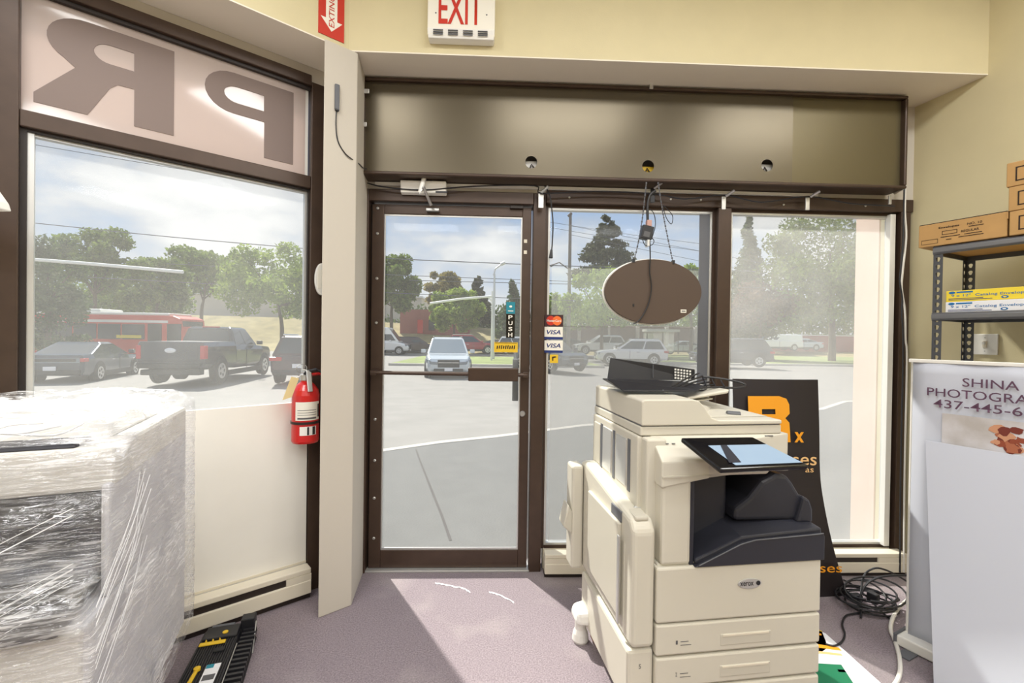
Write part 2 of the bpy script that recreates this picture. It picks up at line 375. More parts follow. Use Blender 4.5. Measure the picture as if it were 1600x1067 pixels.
def window(name, x0, x1, z0, z1, pane, label, extra=None):
    r = sroot(name, ((x0 + x1) / 2, WY, z0)); r['label'] = label; s = r.location
    f = MB(); t = .02
    for a in ((x0, x0 + t, z0, z1), (x1 - t, x1, z0, z1), (x0 + t, x1 - t, z1 - t, z1), (x0 + t, x1 - t, z0, z0 + t)): f.box(a[0], a[1], 2.69, 2.745, a[2], a[3])
    f.build('window_frame', 'bronze', r, .002, shift=s)
    b = MB(); q = .012
    for a in ((x0 + t, x0 + t + q, z0 + t, z1 - t), (x1 - t - q, x1 - t, z0 + t, z1 - t), (x0 + t + q, x1 - t - q, z1 - t - q, z1 - t), (x0 + t + q, x1 - t - q, z0 + t, z0 + t + q)): b.box(a[0], a[1], 2.695, 2.735, a[2], a[3])
    b.build('glazing_bead', 'alu', r, shift=s)
    box_ = MB().box(x0 + t + q, x1 - t - q, GY - .003, GY + .003, z0 + t + q, z1 - t - q).build('pane', pane, r, shift=s)
    return r, s
w2, s2 = window('window_2', .284, 1.312, .12, 2.165, 'pane_mid', 'middle shop window between the door and the mullion')
za, zb, zc = PY(1000, 421, 2.71).z, PY(1000, 511, 2.71).z, .155
MB().box(.332, 1.278, 2.7085, 2.7105, zb, za).build('film_band', 'film_clear', w2, shift=s2)['label'] = 'pale film strip across the pane'
MB().box(.332, 1.278, 2.7085, 2.7105, zc, zb - .002).build('lower_film', 'film_dim', w2, shift=s2)
MB().box(1.22, 1.278, 2.700, 2.7075, .155, 2.13).build('inner_bead', 'gasket', w2, shift=s2)
w3, s3 = window('window_3', 1.385, 2.43, .12, 2.165, 'pane_right', 'right shop window with a milky film')
# mullion, head and right jamb of the door wall
g = sroot('trim_2', (1.35, WY, 0)); g['label'] = 'dark bronze mullion, head and jamb around the shop windows'
MB().box(1.308, 1.388, 2.648, 2.768, .0, 2.158).build('mullion', 'bronze', g, .004, shift=V((1.35, WY, 0)))
MB().box(.286, 2.50, 2.65, 2.77, 2.16, 2.235).build('head', 'bronze', g, .004, shift=V((1.35, WY, 0)))
MB().box(2.426, 2.485, 2.65, 2.77, 0, 2.16).build('jamb', 'bronze', g, .004, shift=V((1.35, WY, 0)))
MB().box(.298, 2.50, 2.69, 2.77, 0, .125).build('sill_panel', 'heater', g, .003, shift=V((1.35, WY, 0)))
MB().box(2.372, 2.405, 2.665, 2.70, .14, 2.15).build('sunlit_jamb_edge', 'white', g, .002, shift=V((1.35, WY, 0)))  # white strip stands in for the sunlit edge of the jamb
for x, z in ((.42, 2.195), (1.02, 2.20), (1.20, 2.2), (1.7, 2.185), (2.2, 2.19)):
    b = MB().lathe([(.006, 0), (.006, .004), (.0005, .005)], n=10).build('screw', 'steel', g); b.location = (x - 1.35, 2.65 - WY, z); b.rotation_euler = (PI / 2, 0, 0)

# ------------------------------------------------------------------ bay window on the left (local: s along, y outwards, z)
w1 = sroot('window_1', BO, BANG); w1['label'] = 'angled bay window with a lettered transom'
f = MB()
f.box(.0, .24, -.02, .10, 0, 2.71); f.box(-1.19, -1.055, -.025, .10, 0, 2.71); f.box(-1.055, .0, -.02, .10, 2.69, 2.745); f.box(-1.055, .0, -.02, .10, 2.147, 2.212)
f.build('window_frame', 'bronze', w1, .004)
f = MB(); f.box(-1.055, -1.036, .0, .07, .12, 2.147); f.box(-1.036, -.0, .0, .07, 2.137, 2.147); f.box(-1.055, .0, .0, .07, 2.674, 2.69); f.box(-.008, .0, .0, .07, .12, 2.147)
f.build('frame_reveal', 'bronze_d', w1)
f = MB(); f.box(-1.036, -1.018, .01, .05, .12, 2.137); f.box(-.018, -.008, .02, .05, .12, 2.137); f.box(-1.018, -.018, .02, .05, 2.128, 2.137); f.build('glazing_bead', 'alu', w1)
f = MB(); f.box(-.02, -.006, .02, .04, 2.212, 2.674); f.build('transom_bead', 'white', w1)
MB().box(-1.018, -.018, .032, .038, .12, 2.128).build('pane', 'pane_left', w1)
MB().box(-1.055, -.02, .02, .03, 2.212, 2.674).build('transom_panel', 'transom', w1)
def outline(pts): return [V((s, .0195, z)) for s, z in pts]
def arc(cx, cz, rx, rz, a0, a1, n=12): return [(cx + rx * math.cos(rad(a0 + (a1 - a0) * i / n)), cz + rz * math.sin(rad(a0 + (a1 - a0) * i / n))) for i in range(n + 1)]
# mirrored letters, seen from the back: stem on the right, bowl on the left
def letter(name, outer, hole):
    MB().holed(outline(outer), [outline(hole)], (0, -.002, 0)).build(name, 'letter', w1)
L0, L1 = 2.262, 2.645
bowl = lambda xr, xl, zt, zb, r: [(xr, zt)] + arc(xl + r, (zt + zb) / 2, r, (zt - zb) / 2, 90, 270)
letter('letter_P', [(-.080, L0), (-.080, L1 - .008)] + arc(-.35, 2.538, .118, .098, 90, 270) + [(-.216, 2.44), (-.216, L0)], [(-.218, 2.572)] + arc(-.335, 2.533, .055, .039, 90, 270) + [(-.218, 2.494)])
letter('letter_R', [(-.583, L0), (-.583, L1 - .005)] + arc(-.87, 2.545, .117, .095, 90, 235) + [(-.905, 2.44), (-1.022, 2.30), (-1.022, L0), (-.868, L0), (-.80, 2.395), (-.775, 2.418), (-.721, 2.42), (-.721, L0)], [(-.722, 2.574)] + arc(-.80, 2.535, .05, .039, 90, 270) + [(-.722, 2.496)])
# white board fixed over the lower right of the pane
wb = thing('blanking_panel', 'plain white board covering the lower part of the bay window', 'panel', bay(-.3, -.01, .16), BANG)
MB().box(-.75, .296, -.008, .008, -.03, .857).build('board', 'offwhite', wb, .002)
MB().box(-.75, .296, -.0095, -.008, .0, .012).build('edge_strip', 'heater', wb)

# ------------------------------------------------------------------ convector heaters along the windows
def heater(name_label, loc, rz, L, slot0, slot1):
    h = thing('baseboard_heater', name_label, 'heater', loc, rz)
    b = MB(); b.hull([V((0, -.075, .025)), V((L, -.075, .025)), V((L, 0, .025)), V((0, 0, .025))], [V((0, -.075, .084)), V((L, -.075, .084)), V((L, 0, .084)), V((0, 0, .084))])
    b.build('front_panel', 'heater', h, .004)
    MB().box(0, L, -.07, 0, .112, .135).build('top_panel', 'heater', h, .004)
    MB().box(.0, slot0, -.072, 0, .084, .112).build('end_cap', 'heater', h); MB().box(slot1, L, -.072, 0, .084, .112).build('end_cap', 'heater', h)
    MB().box(slot0, slot1, -.064, 0, .084, .112).build('air_slot', 'bronze_d', h)
    MB().box(.0, L, -.055, 0, 0, .025).build('plinth', 'bronze_d', h)
    return h
heater('cream baseboard heater running under the bay window', bay(-1.05, -.024, 0), BANG, 1.05, .1, .93).scale = (1, 1, 1.18)
heater('short cream baseboard heater between the door and the printer', (.30, 2.648, 0), 0, .98, .17, .95)
heater('cream baseboard heater in the right corner behind the cables', (1.40, 2.648, 0), 0, 1.04, .05, .86)

# ceiling lights (out of the picture, over the room)
for i, (lx, ly) in enumerate(LIGHT_SPOTS):
    r = sroot('ceiling_light', (lx, ly, CEIL_Z))
    f = MB(); f.box(-.62, -.59, -.32, .32, -.05, 0); f.box(.59, .62, -.32, .32, -.05, 0); f.box(-.59, .59, -.32, -.29, -.05, 0); f.box(-.59, .59, .29, .32, -.05, 0)
    f.build('fixture_frame', 'white', r)

# pale scuffs on the carpet before the door
for pts, l in (([(680, 911), (698, 914), (712, 917), (724, 919), (735, 926)], 'jagged white scuff on the sunlit carpet before the door, the left one of two'), ([(764, 925), (776, 928), (790, 934), (803, 941)], 'short white scuff on the sunlit carpet before the door, the right one of two')):
    q = [PZ(*p, .001) for p in pts]; r_ = random.Random(2); m_ = MB()
    m_.loft([[p + V((0, r_.uniform(-.008, .008), 0)) + V((0, -w_, 0)), p + V((0, w_, 0)), p + V((0, w_, .0015)), p + V((0, -w_, .0015))] for p in smooth_path(q, 5) for w_ in (r_.uniform(.001, .007),)])
    tag(m_.build('carpet_scuff', 'paper', shift=V((q[0].x, q[0].y, 0))), l, 'stain')
# ================================================================== OUTSIDE
def gz(y): return -.06 if y < 6 else (-.06 - (y - 6) * .04 if y < 15 else -.42)
M['asphalt'] = mat('pale_asphalt', srgb(136, 133, 129), .9, noise=.07, nscale=1.6, bump=.1, bscale=60)
M['walk'] = mat('sidewalk_concrete', srgb(102, 102, 101), .9, noise=.05, nscale=5, bump=.25, bscale=60)
M['curb'] = mat('curb_concrete', srgb(190, 185, 176), .85)
M['grass'] = mat('lawn_grass', srgb(128, 140, 84), .95, noise=.22, nscale=1.2)
M['dry'] = mat('dry_grass', srgb(150, 138, 98), .95, noise=.2, nscale=.8)
M['bark'] = mat('bark', srgb(92, 78, 66), .9, noise=.2, nscale=12)
def leafmat(name, c, c2=None):
    m = mat(name, tuple(v * .75 for v in c), .7, noise=.35, nscale=1.5, col2=c2)
    nt = m.node_tree; b = nt.nodes['Principled BSDF']; tl = nt.nodes.new('ShaderNodeBsdfTranslucent')
    nt.links.new(b.inputs['Base Color'].links[0].from_socket, tl.inputs[0]); mx = nt.nodes.new('ShaderNodeMixShader'); mx.inputs[0].default_value = .4
    nt.links.new(b.outputs[0], mx.inputs[1]); nt.links.new(tl.outputs[0], mx.inputs[2]); nt.links.new(mx.outputs[0], nt.nodes['Material Output'].inputs[0]); return m
M['leaf'] = leafmat('leaf_green', srgb(78, 104, 40), srgb(132, 152, 66))
M['leaf_l'] = leafmat('leaf_light_green', srgb(112, 142, 48), srgb(164, 182, 82))
M['leaf_d'] = leafmat('leaf_dark_green', srgb(54, 78, 40), srgb(92, 114, 60))
M['leaf_p'] = leafmat('pine_needles', srgb(52, 62, 44), srgb(92, 96, 66))
M['leaf_r'] = leafmat('russet_leaf', srgb(96, 66, 60), srgb(132, 104, 84))
M['leaf_o'] = leafmat('olive_leaf', srgb(120, 116, 62), srgb(166, 152, 92))

# parking lot, sidewalk, curb, verges
gm = MB()
ys = [-10, 2.8, 6, 8, 11, 15, 24, 28.2, 45, 55]
gm.loft([[V((-120, y, gz(y) - .0)), V((120, y, gz(y))), V((120, y, -1.2)), V((-120, y, -1.2))] for y in ys[1:]])
struct(gm.build('parking_lot', 'asphalt'), 'pale asphalt parking lot in front of the shop')
ja = [PZ(*p, -.035) for p in ((600, 703), (690, 690), (770, 682), (842, 673), (913, 664), (1283, 639), (1320, 627))]
d0 = (ja[1] - ja[0]).normalized(); d1 = (ja[-1] - ja[-2]).normalized()
edge = [ja[0] - V((6, .9, 0))] + ja + [ja[-1] + V((4.5, .9, 0))]
struct(MB().prism([V((p.x, p.y, -.12)) for p in edge] + [V((edge[-1].x, 2.79, -.12)), V((-.70, 2.79, -.12)), V((edge[0].x, 2.79 - 5, -.12))], (0, 0, .085)).build('sidewalk', 'walk'), 'grey concrete sidewalk in front of the door')
cb = MB(); cb.loft([[p + V((0, -.07, .001)), p + V((0, .07, .001)), p + V((0, .07, -.1)), p + V((0, -.07, -.1))] for p in edge]); struct(cb.build('curb_edge', 'curb'))
for nm, pts in (('sidewalk_joint', [(650, 702), (657, 722), (672, 760), (690, 805), (704, 845)]), ('sidewalk_joint', [(603, 705), (690, 693), (770, 684)])):
    q = [PZ(*p, -.033) for p in pts]; j = MB(); j.loft([[p + V((-.009, 0, 0)), p + V((.009, 0.012, 0)), p + V((.009, 0.012, -.01)), p + V((-.009, 0, -.01))] for p in q]); struct(j.build(nm, 'bronze_d'))
vg = MB(); vg.loft([[V((x, 28.2, -.42)), V((x, 28.4, -.30)), V((x, 41, -.34)), V((x, 41.2, -.42))] for x in (-6.5, 2, 6.8)]); struct(vg.build('verge', 'grass'), 'grass verge beyond the parking lot')
vg = MB(); vg.loft([[V((x, 33.5, -.42)), V((x, 33.7, -.30)), V((x, 52, -.30)), V((x, 52.2, -.42))] for x in (12, 25, 42)]); struct(vg.build('verge', 'grass'), 'grass verge at the right behind the dark sport utility')
kb = MB(); kb.loft([[V((x, 28.0, -.42)), V((x, 28.0, -.27)), V((x, 28.25, -.27)), V((x, 28.25, -.42))] for x in (-6.5, 6.8)]); struct(kb.build('kerb', 'curb'))
kb = MB(); kb.loft([[V((x, 33.2, -.42)), V((x, 33.2, -.27)), V((x, 33.55, -.27)), V((x, 33.55, -.42))] for x in (12, 42)]); struct(kb.build('kerb', 'curb'))
bm_ = MB(); hs = [(-110, 4.0), (-50, 3.9), (-30, 3.7), (-18, 3.3), (-10, 3.1), (0, 2.6), (8, 1.4), (14, .6), (40, .5), (110, .5)]
bm_.loft([[V((x, 50, -.42)), V((x, 54, .4 if h > 1 else -.2)), V((x, 62, h)), V((x, 110, h)), V((x, 110, -1)), V((x, 50, -1))] for x, h in hs])
struct(bm_.build('bank', 'dry'), 'dry grass bank behind the road')

# -------------------------------------------------------------- trees
def blob_leaves(mb, blobs, n, ls, rnd, flat_=1.0):
    tot = sum(b[1].x * b[1].z for b in blobs)
    for c, r in blobs:
        for _ in range(int(n * r.x * r.z / tot)):
            d = V((rnd.gauss(0, 1), rnd.gauss(0, 1), rnd.gauss(0, 1))).normalized(); k = rnd.uniform(.55, 1.04) if rnd.random() < .85 else rnd.uniform(0, .6)
            p = c + V((d.x * r.x, d.y * r.y, d.z * r.z)) * k
            a = V((rnd.gauss(0, 1), rnd.gauss(0, 1), rnd.gauss(0, flat_))).normalized(); b = a.orthogonal().normalized() ; e = a.cross(b)
            th = rnd.uniform(0, 6.28); u = (b * math.cos(th) + e * math.sin(th)) * ls * rnd.uniform(.6, 1.3); w_ = (e * math.cos(th) - b * math.sin(th)) * ls * rnd.uniform(.35, .7)
            mb.poly([p - u, p + w_ - u * .1, p + u, p - w_ + u * .1])
def tree(label, px0, px1, ytop, ybase, d, m, name='tree', trunk_px=None, kind='round', n=2600, seed=1, ybot=None, group=None):
    """px0..px1, ytop: the crown as photographed; ybase: foot of the trunk; d: distance"""
    rnd = random.Random(seed)
    a, b = PY(px0, ytop, d), PY(px1, ytop, d); tp = trunk_px if trunk_px else (px0 + px1) / 2
    foot = PY(tp, ybase, d); z0, z1 = foot.z, (a.z + b.z) / 2; W = (b.x - a.x) / 2; cx = (a.x + b.x) / 2
    t = thing(name, label, 'tree', (foot.x, d, z0), 0, group); o = V(t.location)
    H = z1 - z0; zb = PY(tp, ybot, d).z - z0 if ybot else H * .28
    C_ = V((cx - foot.x, 0, 0)); mb = MB(); blobs = []
    if kind == 'round':
        zc = (zb + H) / 2; hz = (H - zb) / 2
        blobs.append((C_ + V((0, 0, zc)), V((W * .5, W * .5, hz * .55))))
        for k in range(22):
            an = k * 2.4 + rnd.uniform(-.3, .3); zz = rnd.uniform(-.75, .80)
            rr = math.sqrt(max(0, 1 - zz * zz)) * rnd.uniform(.55, .8)
            r = rnd.uniform(.17, .30)
            blobs.append((C_ + V((math.cos(an) * rr * W, math.sin(an) * rr * W, zc + zz * hz)), V((W * r, W * r, min(hz * .42, W * r * .9)))))
        blobs.append((C_ + V((rnd.uniform(-.2, .2) * W, 0, H - hz * .3)), V((W * .32, W * .32, hz * .26))))
        for sx in (-1, 1): blobs.append((C_ + V((sx * W * .66, 0, zc - hz * rnd.uniform(-.1, .3))), V((W * .28, W * .28, hz * .26))))
    elif kind == 'cedar':
        for k in range(11):
            f = k / 10; zz = zb + (H - zb) * f * .97; ww = W * (1 - .82 * f) * rnd.uniform(.8, 1.1)
            for j in range(5):
                an = rnd.uniform(0, 6.28) if j > 1 else (0 if j else PI)
                blobs.append((C_ + V((math.cos(an) * ww * .58, math.sin(an) * ww * .58, zz + rnd.uniform(-.04, .04) * H)), V((ww * .45, ww * .45, max(.3, (H - zb) * .045)))))
    elif kind == 'spruce':
        for k in range(12):
            f = k / 11; ww = W * (1 - .88 * f) * rnd.uniform(.85, 1.1)
            blobs.append((C_ + V((rnd.uniform(-.08, .08) * W, 0, zb + (H - zb) * f * .97)), V((ww, ww, (H - zb) * .07))))
    ls = max(.09, .0046 * d); n = int(n * 2.3)
    blob_leaves(mb, blobs, n, ls, rnd)
    mb.build('foliage', m, t)
    tr = MB(); tr_r = max(.12, H * .022); top = C_ * .8 + V((0, 0, H * .72))
    path = [V((0, 0, -2.2)), V((rnd.uniform(-.1, .1), 0, H * .18)), top * .5 + V((0, 0, H * .02)), top]
    tr.tube(smooth_path(path, 3), [tr_r * (1.25 - i / 9) for i in range(10)], 8)
    tk = tr.build('trunk', 'bark', t)
    for k in range(5):
        f = rnd.uniform(.25, .6); s_ = path[1].lerp(top, f); e = blobs[(k * 2 + 1) % len(blobs)][0]
        MB().tube([s_, s_.lerp(e, .5) + V((0, 0, .15)), e], [tr_r * .42, tr_r * .3, tr_r * .12], 6).build('branch', 'bark', tk)
    return t
G_L, G_D, G_R = 'trees behind the bus and pickup', 'trees behind the silver car', 'trees at the far right'
tree('dark leafy tree at the left edge of the bay window, in front of the bus', 8, 140, 362, 545, 27, 'leaf_d', n=3800, seed=3, ybot=575, group=G_L)
tree('broad flat-topped tree behind the bus roof', 84, 214, 352, 522, 44, 'leaf', seed=4, ybot=470, n=3600, group=G_L)
tree('low rounded tree between the broad flat-topped tree and the pickup', 190, 300, 400, 520, 42, 'leaf', seed=5, ybot=500, n=3000, group=G_L)
tree('spreading tree with a bare forked trunk above the pickup cab', 252, 398, 390, 508, 52, 'leaf', trunk_px=315, seed=6, ybot=462, n=3400, group=G_L)
tree('bright round tree at the right of the bay window', 338, 520, 386, 540, 34, 'leaf_l', trunk_px=440, seed=7, ybot=500, n=4600, group=G_L)
tree('tall green tree at the left of the glass door', 560, 664, 396, 520, 51, 'leaf', seed=8, ybot=498, n=3800, group=G_D)
tree('olive tinted tree behind the silver car, above the red building', 660, 728, 424, 512, 62, 'leaf_o', seed=9, ybot=480, n=2000, group=G_D)
tree('small bright round tree between the red building and the lamp post', 668, 760, 448, 532, 50, 'leaf_l', trunk_px=708, seed=10, ybot=520, n=3000, group=G_D)
tree('dark ragged pine left of the lamp post', 716, 776, 434, 520, 64, 'leaf_p', kind='cedar', seed=11, ybot=505, n=1800, group=G_D)
tree('dark spruce right of the lamp post behind the door stickers', 770, 834, 440, 532, 55, 'leaf_d', kind='spruce', seed=12, ybot=525, n=2200, group=G_D)
tree('light green bush-like tree behind the utility pole', 838, 900, 455, 545, 50, 'leaf_l', seed=13, ybot=530, n=1800, group=G_R)
tree('tall dark pine beside the utility pole', 884, 1016, 344, 540, 47, 'leaf_p', trunk_px=946, kind='cedar', seed=14, ybot=436, n=3600, name='pine_tree', group=G_R)
tree('light green tree in front of the tall pine, behind the oval sign', 872, 1010, 424, 545, 38, 'leaf_l', seed=15, ybot=512, n=2600, group=G_R)
tree('pale green tree right of the oval sign', 1040, 1120, 410, 545, 44, 'leaf_l', seed=16, ybot=505, n=2200, group=G_R)
tree('tall spruce just right of the window mullion', 1128, 1212, 342, 548, 42, 'leaf_d', kind='spruce', seed=17, ybot=520, n=3400, name='spruce_tree', group=G_R)
tree('russet shrub-like tree under the tall spruce', 1136, 1240, 440, 550, 40, 'leaf_r', seed=18, ybot=530, n=1900, group=G_R)
tree('big broad-leaved tree filling the right window', 1172, 1420, 332, 552, 40, 'leaf', trunk_px=1300, seed=19, ybot=515, n=7500, group=G_R)

# unbroken scrub and far tree tops behind the single trees
def tree_line(name, label, px0, px1, yt, yb, d, m, n, seed):
    rnd = random.Random(seed); mb = MB(); blobs = []
    k = int((px1 - px0) / 14)
    for i in range(k):
        px = px0 + (px1 - px0) * (i + .5) / k; t_ = rnd.uniform(0, .6); p = PY(px, yt + (yb - yt) * (t_ + 1) / 2, d + rnd.uniform(-2, 2)); q = PY(px, yt + (yb - yt) * t_, d); h_ = abs(q.z - p.z)
        blobs.append((p, V((h_ * .9 + .4, 1.5, h_))))
    blob_leaves(mb, blobs, n, .0046 * d, rnd); o = PY((px0 + px1) / 2, yb, d)
    tag(mb.build(name, m, shift=o), label, 'trees', kind='stuff')
tree_line('tree_line', 'dark green scrub and far tree tops behind the road', 548, 860, 470, 532, 66, 'leaf_d', 6500, 41)
tree_line('tree_line', 'mixed green foliage behind the arcade and the right window trees', 860, 1430, 452, 532, 71, 'leaf', 14000, 42)
tree_line('tree_line', 'green foliage above the bus at the left of the bay window', -10, 285, 418, 500, 56, 'leaf', 9000, 43)

# -------------------------------------------------------------- buildings, shelter, poles, wires
M['brick'] = mat('red_brick_far', srgb(150, 84, 76), .85, noise=.1, nscale=3)
M['conc'] = mat('pale_far_wall', srgb(196, 190, 184), .85)
b = thing('building', 'long pale building wall behind the bay window trees', 'building', (-36, 74, 3.4))
MB().box(-34, 24, 0, 10, 0, 4.2).build('wall', 'conc', b); MB().box(-34.2, 24.2, -.2, 10, 4.2, 4.5).build('roof_edge', 'alu', b)
p0, p1 = PY(650, 500, 58), PY(684, 484, 58)
b = thing('building', 'small red building with dark windows seen through the door', 'building', (p0.x, 58, 1.6))
MB().box(-2, p1.x - p0.x + 4, 0, 3.5, 0, p1.z - 1.6).build('wall', 'brick', b); MB().box(1.6, 2.4, -.05, 0, .6, 1.9).build('window', 'black_g', b); MB().box(.2, .9, -.05, 0, .2, 1.9).build('door', 'red', b)
p0, p1 = PY(1180, 547, 58), PY(1420, 527, 58)
b = thing('brick_wall', 'low red brown brick wall behind the vans at the right', 'wall', (p0.x, 58, -.4)); MB().box(0, p1.x - p0.x + 10, 0, .4, 0, p1.z + .4).build('panel', 'brick', b); MB().box(-.1, p1.x - p0.x + 10.1, -.1, .5, p1.z + .4, p1.z + .55).build('coping', 'conc', b)
p0, p1 = PY(838, 547, 60), PY(1190, 512, 60)
b = thing('building', 'low brown arcade building behind the bus shelter', 'building', (p0.x, 60, -.4)); MB().box(0, p1.x - p0.x, 0, 6, 0, p1.z + .4).build('wall', mat('brown_far_wall', srgb(120, 98, 90), .9), b)
for k in range(7): MB().box(1.5 + k * 3.9, 1.9 + k * 3.9, -.5, 0, 0, p1.z + .3).build('pillar', 'conc', b)
# shelter
q = PY(1032, 552, 46); sh_ = thing('bus_shelter', 'glass bus shelter with a white roof edge', 'bus shelter', (q.x, 46, q.z))
MB().box(-1.7, 1.7, -.7, .7, 2.2, 2.45).build('roof', 'white', sh_)
for x in (-1.6, 0, 1.6): MB().box(x - .04, x + .04, -.6, -.5, 0, 2.2).build('post', 'bronze_d', sh_)
MB().box(-1.6, 1.6, .55, .58, .2, 2.2).build('glass_wall', M['pane_right'], sh_); MB().box(-1.4, -.6, .45, .52, .8, 2.0).build('poster', 'white', sh_)
def pole(label, px, ytop, ybase, d, r, name='street_lamp', m='alu', arms=()):
    f, t_ = PY(px, ybase, d), PY(px, ytop, d); p = thing(name, label, 'pole', f)
    h = t_.z - f.z; MB().tube([(0, 0, -.9), (0, 0, h)], [r, r * .7], 10).build('post', m, p)
    for kind, pts, rr in arms:
        q = [PY(x, y, d) - f for x, y in pts]; MB().tube(q, rr, 8).build(kind, m, p)
    return p
pole('slim grey lamp post with a short arm seen through the door', 771, 428, 545, 36, .11, arms=(('lamp_arm', [(771, 430), (774, 420), (785, 412)], .06), ('lamp_head', [(783, 413), (789, 410)], .13)))
pole('white traffic signal mast with a long horizontal arm over the road', 768, 455, 545, 34, .08, name='white_arm_pole', m='white', arms=(('white_arm', [(768, 463), (720, 467), (672, 474)], .085), ('arm_bracket', [(768, 470), (762, 463)], .06)))
pole('tall wooden utility pole with a street light arm beside the pine', 888, 336, 548, 38, .17, name='utility_pole', m=mat('weathered_pole', srgb(128, 118, 112), .9), arms=(('lamp_arm', [(888, 420), (874, 410), (863, 414)], .05), ('lamp_head', [(864, 414), (860, 416)], .09), ('insulator', [(888, 338), (893, 333)], .12)))
pole('added white arm in place of a reflection across the bay window', -6, 397, 545, 24, .09, name='white_arm_pole', m='white', arms=(('white_arm', [(-6, 401), (140, 412), (286, 425)], .085),))  # added pole and arm stand in for a white reflection on the pane
WIRES = [((30, 222), (520, 300), 36, .022), ((30, 346), (520, 392), 36, .034), ((120, 432), (900, 470), 36, .028), ((260, 412), (900, 440), 36, .024), ((560, 402), (1180, 424), 36, .036), ((640, 438), (1420, 452), 38, .026), ((840, 344), (1120, 384), 38, .016), ((840, 352), (1120, 396), 38, .016), ((888, 352), (1420, 452), 38, .016), ((888, 366), (1420, 470), 38, .016)]
WL = ['topmost thin overhead wire in the bay window', 'dark overhead wire above the treetops in the bay window', 'lower pale overhead wire crossing the bay window trees', 'upper pale overhead wire crossing the bay window trees', 'dark overhead wire high in the glass door', 'lower overhead wire passing the lamp post', 'upper wire from the utility pole top', 'second wire below the utility pole top', 'third wire sloping right from the utility pole', 'lowest wire sloping right from the utility pole']
for (a, b_, d, r), l in zip(WIRES, WL):
    p, q = PY(*a, d), PY(*b_, d); mid = p.lerp(q, .5)
    tag(MB().tube(smooth_path([p, mid - V((0, 0, .10)), q], 6), r, 5).build('overhead_wire', 'gasket', shift=p), l, 'wire', 'overhead wires')
# beige pilaster of the shop front, outside the right window
st = MB(); xp = PY(1371, 500, 2.86).x; st.box(xp, xp + .12, 2.86, 3.05, -.06, 3.3); struct(st.build('pilaster', mat('pinkish_stucco', srgb(214, 190, 176), .85)), 'pinkish stucco pilaster outside the right window')
# ================================================================== VEHICLES (local: +x forward, z up, origin on the ground)
M['tint'] = mat('tinted_car_glass', srgb(46, 54, 62), .06, spec=.8)
M['tint_l'] = mat('clear_car_glass', srgb(112, 126, 138), .06, spec=.8)
M['chrome'] = mat('chrome', srgb(210, 212, 214), .15, .9)
M['taillamp'] = mat('red_tail_lamp', srgb(190, 26, 34), .2)
M['headlamp'] = mat('head_lamp', srgb(120, 128, 136), .12)
M['trimblk'] = mat('black_car_trim', srgb(30, 31, 34), .6)
M['plate'] = mat('licence_plate_white', srgb(232, 232, 236), .5)
def paint(name, c, rough=.18): return mat(name, c, rough, .15, coat=.6)
PAINT = {'black': paint('black_car_paint', srgb(38, 40, 50)), 'navy': paint('blue_black_paint', srgb(44, 56, 72)), 'plum': paint('dark_plum_paint', srgb(62, 42, 50)), 'silver': paint('silver_paint', srgb(192, 200, 206)), 'white': paint('white_paint', srgb(236, 236, 236)),
    'red': paint('red_paint', srgb(150, 36, 50)), 'grey': paint('grey_paint', srgb(96, 100, 106)), 'char': paint('charcoal_paint', srgb(58, 60, 66)), 'blue': paint('steel_blue_paint', srgb(66, 76, 90))}
SPEC = {  # L, W, belt profile [(x, zbottom, ztop, half-width factor)], cabin (x rear base, x rear roof, x front roof, x front base), belt z, roof z, wheel radius, wheel x
 'suv': (4.75, 1.9, [(-.5, .48, .92, .86), (-.485, .34, 1.02, .95), (-.40, .30, 1.06, 1), (.10, .28, 1.04, 1), (.22, .28, 1.02, 1), (.40, .30, .96, .97), (.475, .32, .84, .88), (.5, .42, .72, .74)], (-.485, -.40, .02, .22), 1.04, 1.72, .36, (-.30, .31)),
 'sedan': (4.9, 1.88, [(-.5, .44, .92, .84), (-.485, .32, 1.03, .95), (-.36, .26, 1.05, 1), (.05, .25, .98, 1), (.20, .25, .95, 1), (.40, .26, .88, .96), (.48, .3, .76, .86), (.5, .4, .66, .74)], (-.40, -.16, .04, .24), .99, 1.46, .35, (-.29, .32)),
 'pickup': (5.9, 2.02, [(-.5, .62, 1.38, .97), (-.495, .56, 1.42, 1), (-.12, .46, 1.42, 1), (-.115, .44, 1.30, 1), (.20, .42, 1.26, 1), (.30, .44, 1.22, 1), (.45, .5, 1.16, .96), (.49, .52, 1.02, .9), (.5, .6, .9, .84)], (-.115, -.09, .12, .23), 1.28, 1.96, .41, (-.31, .33)),
 'van': (5.6, 2.05, [(-.5, .4, 1.2, .95), (-.49, .35, 1.25, 1), (.18, .33, 1.25, 1), (.30, .33, 1.22, 1), (.42, .35, 1.05, .97), (.49, .4, .85, .88), (.5, .5, .7, .8)], (-.49, -.485, .16, .34), 1.24, 2.6, .36, (-.30, .34)),
}
def inset_quad(q, m):
    """shrink a quad towards its middle: m = margins left, right, bottom, top as fractions"""
    bl, br, tr, tl = q; f = lambda u, v: bl.lerp(br, u).lerp(tl.lerp(tr, u), v)
    return [f(m[0], m[2]), f(1 - m[1], m[2]), f(1 - m[1], 1 - m[3]), f(m[0], 1 - m[3])]
def pane(q, nrm, t=.02): return [p + nrm * t for p in q]
